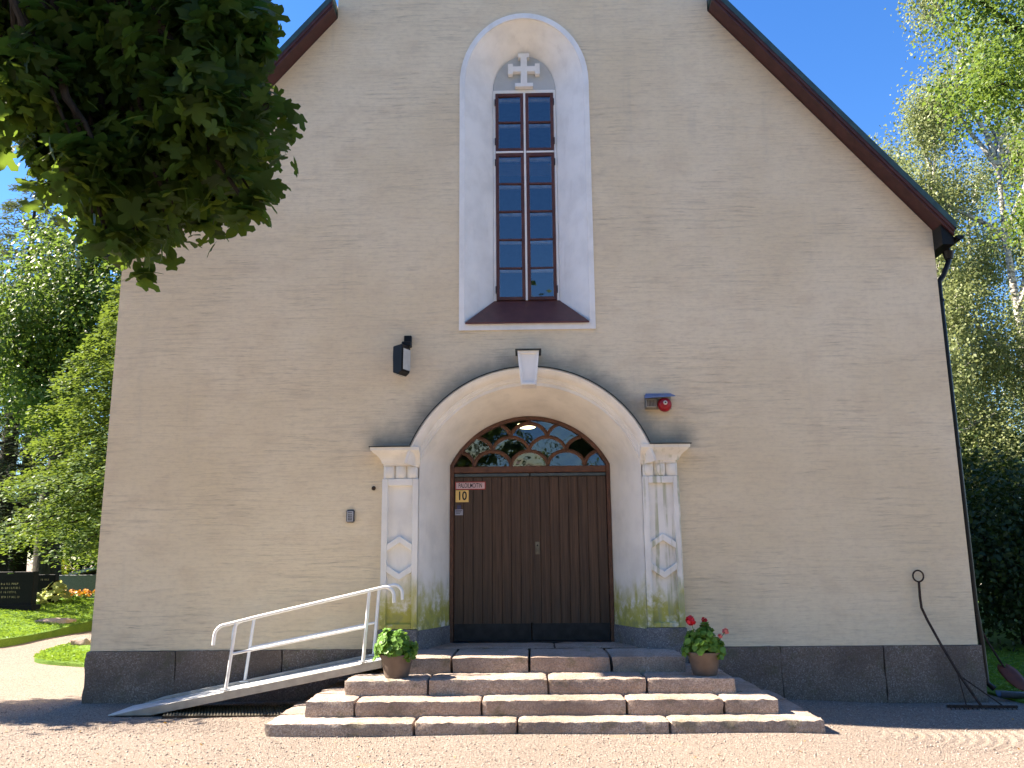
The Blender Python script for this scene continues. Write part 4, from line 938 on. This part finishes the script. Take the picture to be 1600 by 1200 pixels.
# churchyard trees on the left
G = 'trees in the churchyard'
tree('maple_tree', 'tall sunlit maple with dark trunk behind the gravestones', (-17.0, 20.2, .5), 17, .45,
     [((-16.5, 20, 11.5), (3.4, 3., 3.2)), ((-13.8, 19, 10.2), (2.6, 2.4, 2.6)), ((-18.6, 19.5, 9.6), (2.6, 2.6, 2.4)), ((-15, 20, 14.8), (2.6, 2.6, 2.)), ((-13.2, 20.5, 13.5), (2, 2, 2)), ((-17.0, 19.0, 7.3), (2., 2., 1.2))], 42000, .18, 'mid_leaf', QUAD, 'bark', G, .34, 26, .6, .5, 60)
def spray_tree(name, label, base, h, r, nb, blen, z0, leafmat, nl, size, tmpl, drop, group, bark='bark'):
    t = thing(name, base, label, 'tree', group); tb = MB(); bx, by, bz = base
    tb.tube([(bx, by, bz-.3), (bx+.05, by, bz+h*.4), (bx, by+.05, bz+h)], [r*1.2, r*.7, .02], 9, False); lm = MB(); cs = []; ns = []
    for i in range(nb):
        f = i/nb; z = bz+z0+(h-z0)*f**.95; L = blen*(1-f)**.75*rng.uniform(.75, 1.1)+.35; a = i*2.4+rng.uniform(-.3, .3)
        dx, dy = math.cos(a), math.sin(a); tip = np.array([bx+dx*L, by+dy*L, z-drop*L]); st = np.array([bx, by, z])
        limb(lm, st, tip, max(.015, r*.22*(1-f)), .006, .07, 5, .06)
        m = int(nl*L/(nb*blen*.62)); u = rng.uniform(.12, 1.04, m)**.8; side = rng.normal(0, 1, m)*.28*L*(1.1-u*.75)
        p = st+(tip-st)*u[:, None]+np.stack([-dy*side, dx*side, .07*L*np.sin(np.pi*u)-np.abs(side)*.25+rng.normal(0, .13, m)], 1)
        cs.append(p); ns.append(np.stack([rng.normal(dx*.25, .3, m), rng.normal(dy*.25, .3, m), np.ones(m)], 1))
    tb.build('trunk', bark, t, smooth=True, fix=False); lm.build('limbs', bark, t, smooth=True, fix=False)
    cs = np.concatenate(cs); ns = np.concatenate(ns); leaf_obj('crown', cs, ns, rng.uniform(.7, 1.3, len(cs))*size, *tmpl, leafmat, t)
spray_tree('hemlock_tree', 'green conifer with layered drooping sprays beside the church corner', (-10.7, 13.2, .4), 10.6, .2, 110, 3.7, 2.3, 'hem_leaf', 70000, .13, QUAD, .24, G)
spray_tree('larch_tree', 'dark larch with long drooping branches at the far left edge', (-22.5, 26, .5), 19, .4, 80, 6.0, 3, 'larch', 30000, .26, NEEDLE, .22, G)
spray_tree('spruce_tree', 'tall dark spruce standing far behind the larch', (-27.5, 36, .5), 21, .4, 80, 5., 2, 'dark_leaf', 26000, .32, NEEDLE, .35, G)
for i, (x, y, hh, rr_, mt, lab) in enumerate(((-24, 40, 11, 5., 'dark_leaf', 'dark broadleaf tree filling the gap behind the larch'), (-18.5, 40, 12, 4.6, 'dark_leaf', 'dark broadleaf tree behind the sunlit maple'), (-13.0, 33, 8, 3.8, 'lit_leaf', 'round green tree half hidden by the church corner'), (-30, 30, 8, 3.6, 'lit_leaf', 'lower green tree at the far left behind the graves'))):
    tree('broadleaf_tree', lab, (x, y, .5), hh, .3, [((x, y, hh*.62), (rr_, rr_*.8, hh*.38)), ((x-1.5, y-1, hh*.36), (rr_*.8, rr_*.7, hh*.24)), ((x+1.6, y-1, hh*.40), (rr_*.8, rr_*.7, hh*.26))], 13000, .34, mt, QUAD, 'bark', G, .5, 26, .5, .45, 30)
# tree left of the frame: its crown throws the dapple on the gravel by the corner
tree('rowan_tree', 'slim rowan standing just left of the picture beside the path', (-10.4, .5, .18), 5.2, .1, [((-9.7, .15, 4.0), (1.3, .7, .8)), ((-9.0, -.05, 3.2), (.9, .55, .6)), ((-10.3, .3, 4.6), (1.0, .7, .6))], 6500, .14, 'lit_leaf', QUAD, 'bark', None, .22, 20, .6, .5, 24)
# right side
G2 = 'trees on the right of the church'
def birch(name, label, x, y, h, spread, n, seed):
    lob = []; rr_ = np.random.default_rng(seed)
    for k in range(15):
        f = .22+.78*k/14; a = k*2.2+seed; rad = spread*(1-.65*abs(f-.45))*rr_.uniform(.35, .8)
        lob.append(((x+rad*math.cos(a), y+rad*math.sin(a), h*f), (spread*.36*(1.15-f*.55), spread*.36*(1.15-f*.55), h*.085)))
    return tree(name, label, (x, y, .18), h, .19, lob, int(n*2.3), .10, 'birch_leaf', QUAD, 'bark_birch', G2, .24, 20, .2, .6, 130, None, 'tree', 1.2, .28)
birch('birch_tree', 'slender birch rising just right of the eave', 12.3, 14.6, 15.5, 2.7, 24000, 1)
birch('birch_tree', 'taller birch with pale limbs at the right edge', 13.8, 12.6, 18., 3.4, 30000, 4)
birch('birch_tree', 'birch standing farther back between the others', 17.2, 23, 18, 3.6, 24000, 9)
birch('birch_tree', 'birch whose top shows just above the roof edge', 11.4, 17.5, 15.2, 2.6, 20000, 21)
birch('birch_tree', 'low leafy birch behind the dark shrubs', 10.6, 11.5, 9.5, 2.4, 16000, 12)
tree('ash_tree', 'bright green ash hanging in from the upper right', (13.2, 6.2, .18), 15, .28,
     [((11.2, 5.8, 12.4), (2.0, 2., 1.7)), ((9.6, 5.4, 11.1), (1.2, 1.3, .9)), ((9.5, 5.6, 13.2), (1.1, 1.2, .8)), ((10.2, 5.0, 8.3), (1.15, 1.1, .65)), ((13, 6.5, 11), (2.4, 2.4, 2.4)), ((12.5, 5.5, 15), (2., 2., 1.4))], 46000, .095, 'lit_leaf', QUAD, 'bark', G2, .22, 30, .5, .5, 70)
def shrub(x, y, h, r, label, n=9000):
    tree('shrub', label, (x, y, .18), h*.7, .06, [((x, y, h*.55), (r, r, h*.47)), ((x+.5*r, y-.4*r, h*.36), (r*.8, r*.7, h*.34)), ((x-.5*r, y-.3*r, h*.42), (r*.7, r*.7, h*.36))], n, .115, 'dark_leaf', QUAD, 'bark', 'dark shrubs right of the church', .2, 24, .5, .45, 30, None, 'shrub')
shrub(8.9, 5.6, 3.9, 1.6, 'dense dark shrub close to the church side wall', 12000)
shrub(11.6, 6.8, 4.4, 2.0, 'dense dark shrub at the right edge of the picture', 12000)
shrub(9.9, 10, 4.6, 2.2, 'dark shrub standing behind the nearer two', 9000)
# trees across the yard, behind the viewer: they stand in the panes' reflections and close off the low sky
for x, y, hh, w, lab in ((-28, -24, 18, 5, 'tall tree across the yard, leftmost of the row behind the viewer'), (-17, -28, 19, 5, 'tall tree across the yard mirrored left of the panes'), (-7.4, -29, 18, 4.6, 'tall tree across the yard mirrored in the left fanlight panes'), (3.5, -33, 5.5, 2.6, 'low tree across the yard facing the church door'), (11, -28, 18, 4.6, 'tall tree across the yard mirrored at the right of the fanlight'), (21, -24, 19, 5, 'tall tree across the yard on its right side')):
    q = w/5; tree('yard_tree', lab, (x, y, .1), hh, .35, [((x, y, hh*.66), (w, w*.8, hh*.34)), ((x-3*q, y, hh*.42), (w*.8, w*.7, hh*.28)), ((x+3*q, y+.5, hh*.44), (w*.8, w*.7, hh*.28)), ((x, y, hh*.2), (w*.9, w*.6, hh*.17))], 7500, .55, 'lit_leaf', QUAD, 'bark', 'trees across the yard', .7, 20, .5, .45, 12)
# grass blades along the turf
def grass(name, pts_fn, n, size, parent=None):
    P_ = pts_fn(n); nr = rng.normal(0, 1, (len(P_), 3)); nr[:, 2] *= .25
    V, k, m = leaf_mesh(P_+np.array([0, 0, size*.4]), nr, rng.uniform(.6, 1.3, len(P_))*size, NEEDLE[0]*np.array([1.4, 1, 1]), np.pi/2+rng.normal(0, .35, len(P_)))
    F = (np.array([(0, 1, 2, 3)])[None]+(np.arange(m)*4)[:, None, None]).reshape(-1, 4)
    return np_mesh(name, V, F, 'grass_blade')
M['grass_blade'] = m_leaf('grass_blade', (.085, .17, .02), (.17, .28, .045), .3)
def in_poly(pts, poly):
    x, y = pts[:, 0], pts[:, 1]; c = np.zeros(len(pts), bool); j = len(poly)-1
    for i in range(len(poly)):
        xi, yi = poly[i]; xj, yj = poly[j]
        c ^= ((yi > y) != (yj > y)) & (x < (xj-xi)*(y-yi)/(yj-yi+1e-12)+xi); j = i
    return c
def left_grass(n):
    p = np.stack([rng.uniform(-16, -9, n), rng.uniform(4.8, 14, n)], 1); p = p[in_poly(p, LAWN_A)]
    return np.stack([p[:, 0], p[:, 1], np.array([za(a, b_, 0) for a, b_ in p])], 1)
def right_grass(n):
    p = np.stack([rng.uniform(5.7, 10, n), rng.uniform(0, 5, n)], 1); return np.stack([p[:, 0], p[:, 1], gz(p[:, 0], p[:, 1])+.045], 1)
tag(grass('grass', left_grass, 26000, .06), 'short sunlit grass on the churchyard lawn', 'grass', None, 'stuff')
def strip_grass(n):
    p = np.stack([rng.uniform(-9, -5.5, n), rng.uniform(3, 9, n)], 1); p = p[in_poly(p, LAWN_B)]; return np.stack([p[:, 0], p[:, 1], gz(p[:, 0], p[:, 1])+.06], 1)
tag(grass('grass', strip_grass, 12000, .06), 'grass on the narrow lawn strip beside the church', 'grass', None, 'stuff')
tag(grass('grass', right_grass, 9000, .05), 'shaded grass at the right corner of the church', 'grass', None, 'stuff')

# loose stones lying on top of the gravel
M['pebble'] = m_leaf('pebble', (.17, .13, .105), (.42, .36, .31), .0); OCT = (np.array([(.5, 0, 0), (0, .42, 0), (-.5, 0, 0), (0, -.42, 0), (0, 0, .3), (0, 0, -.3)], float), [(0, 1, 4), (1, 2, 4), (2, 3, 4), (3, 0, 4), (1, 0, 5), (2, 1, 5), (3, 2, 5), (0, 3, 5)])
pb = np.stack([rng.uniform(-6.5, 6.5, 15000), rng.uniform(-4.2, -.1, 15000), np.zeros(15000)], 1); pb = pb[~((pb[:, 0] > -2.58) & (pb[:, 0] < 2.8) & (pb[:, 1] > -1.98))]; pb[:, 2] = gz(pb[:, 0], pb[:, 1])+.002
tag(leaf_obj('gravel_stones', pb, rng.normal(0, .25, (len(pb), 3))+np.array([0, 0, 1.]), rng.uniform(.008, .02, len(pb))*rng.choice([1, 1, 1, 1.6], len(pb)), *OCT, 'pebble', None), 'loose pinkish stones on the gravel in front of the church', 'gravel', None, 'stuff')
# a few dry leaves blown onto the gravel
M['dry_leaf'] = m_leaf('dry_leaf', (.20, .10, .03), (.36, .22, .08), .2)
lp = np.stack([rng.uniform(-5.5, 5.5, 70), rng.uniform(-3.4, -1.1, 70), np.zeros(70)], 1); lp = lp[~((lp[:, 0] > -2.7) & (lp[:, 0] < 2.95) & (lp[:, 1] > -2.02))]; lp[:, 2] = gz(lp[:, 0], lp[:, 1])+.008
dl = leaf_obj('leaf_litter', lp, rng.normal(0, .3, (len(lp), 3))+np.array([0, 0, 1.]), rng.uniform(.02, .045, len(lp)), *QUAD, 'dry_leaf', None); tag(dl, 'dry leaf scraps scattered over the sunlit gravel', 'leaves', None, 'stuff')
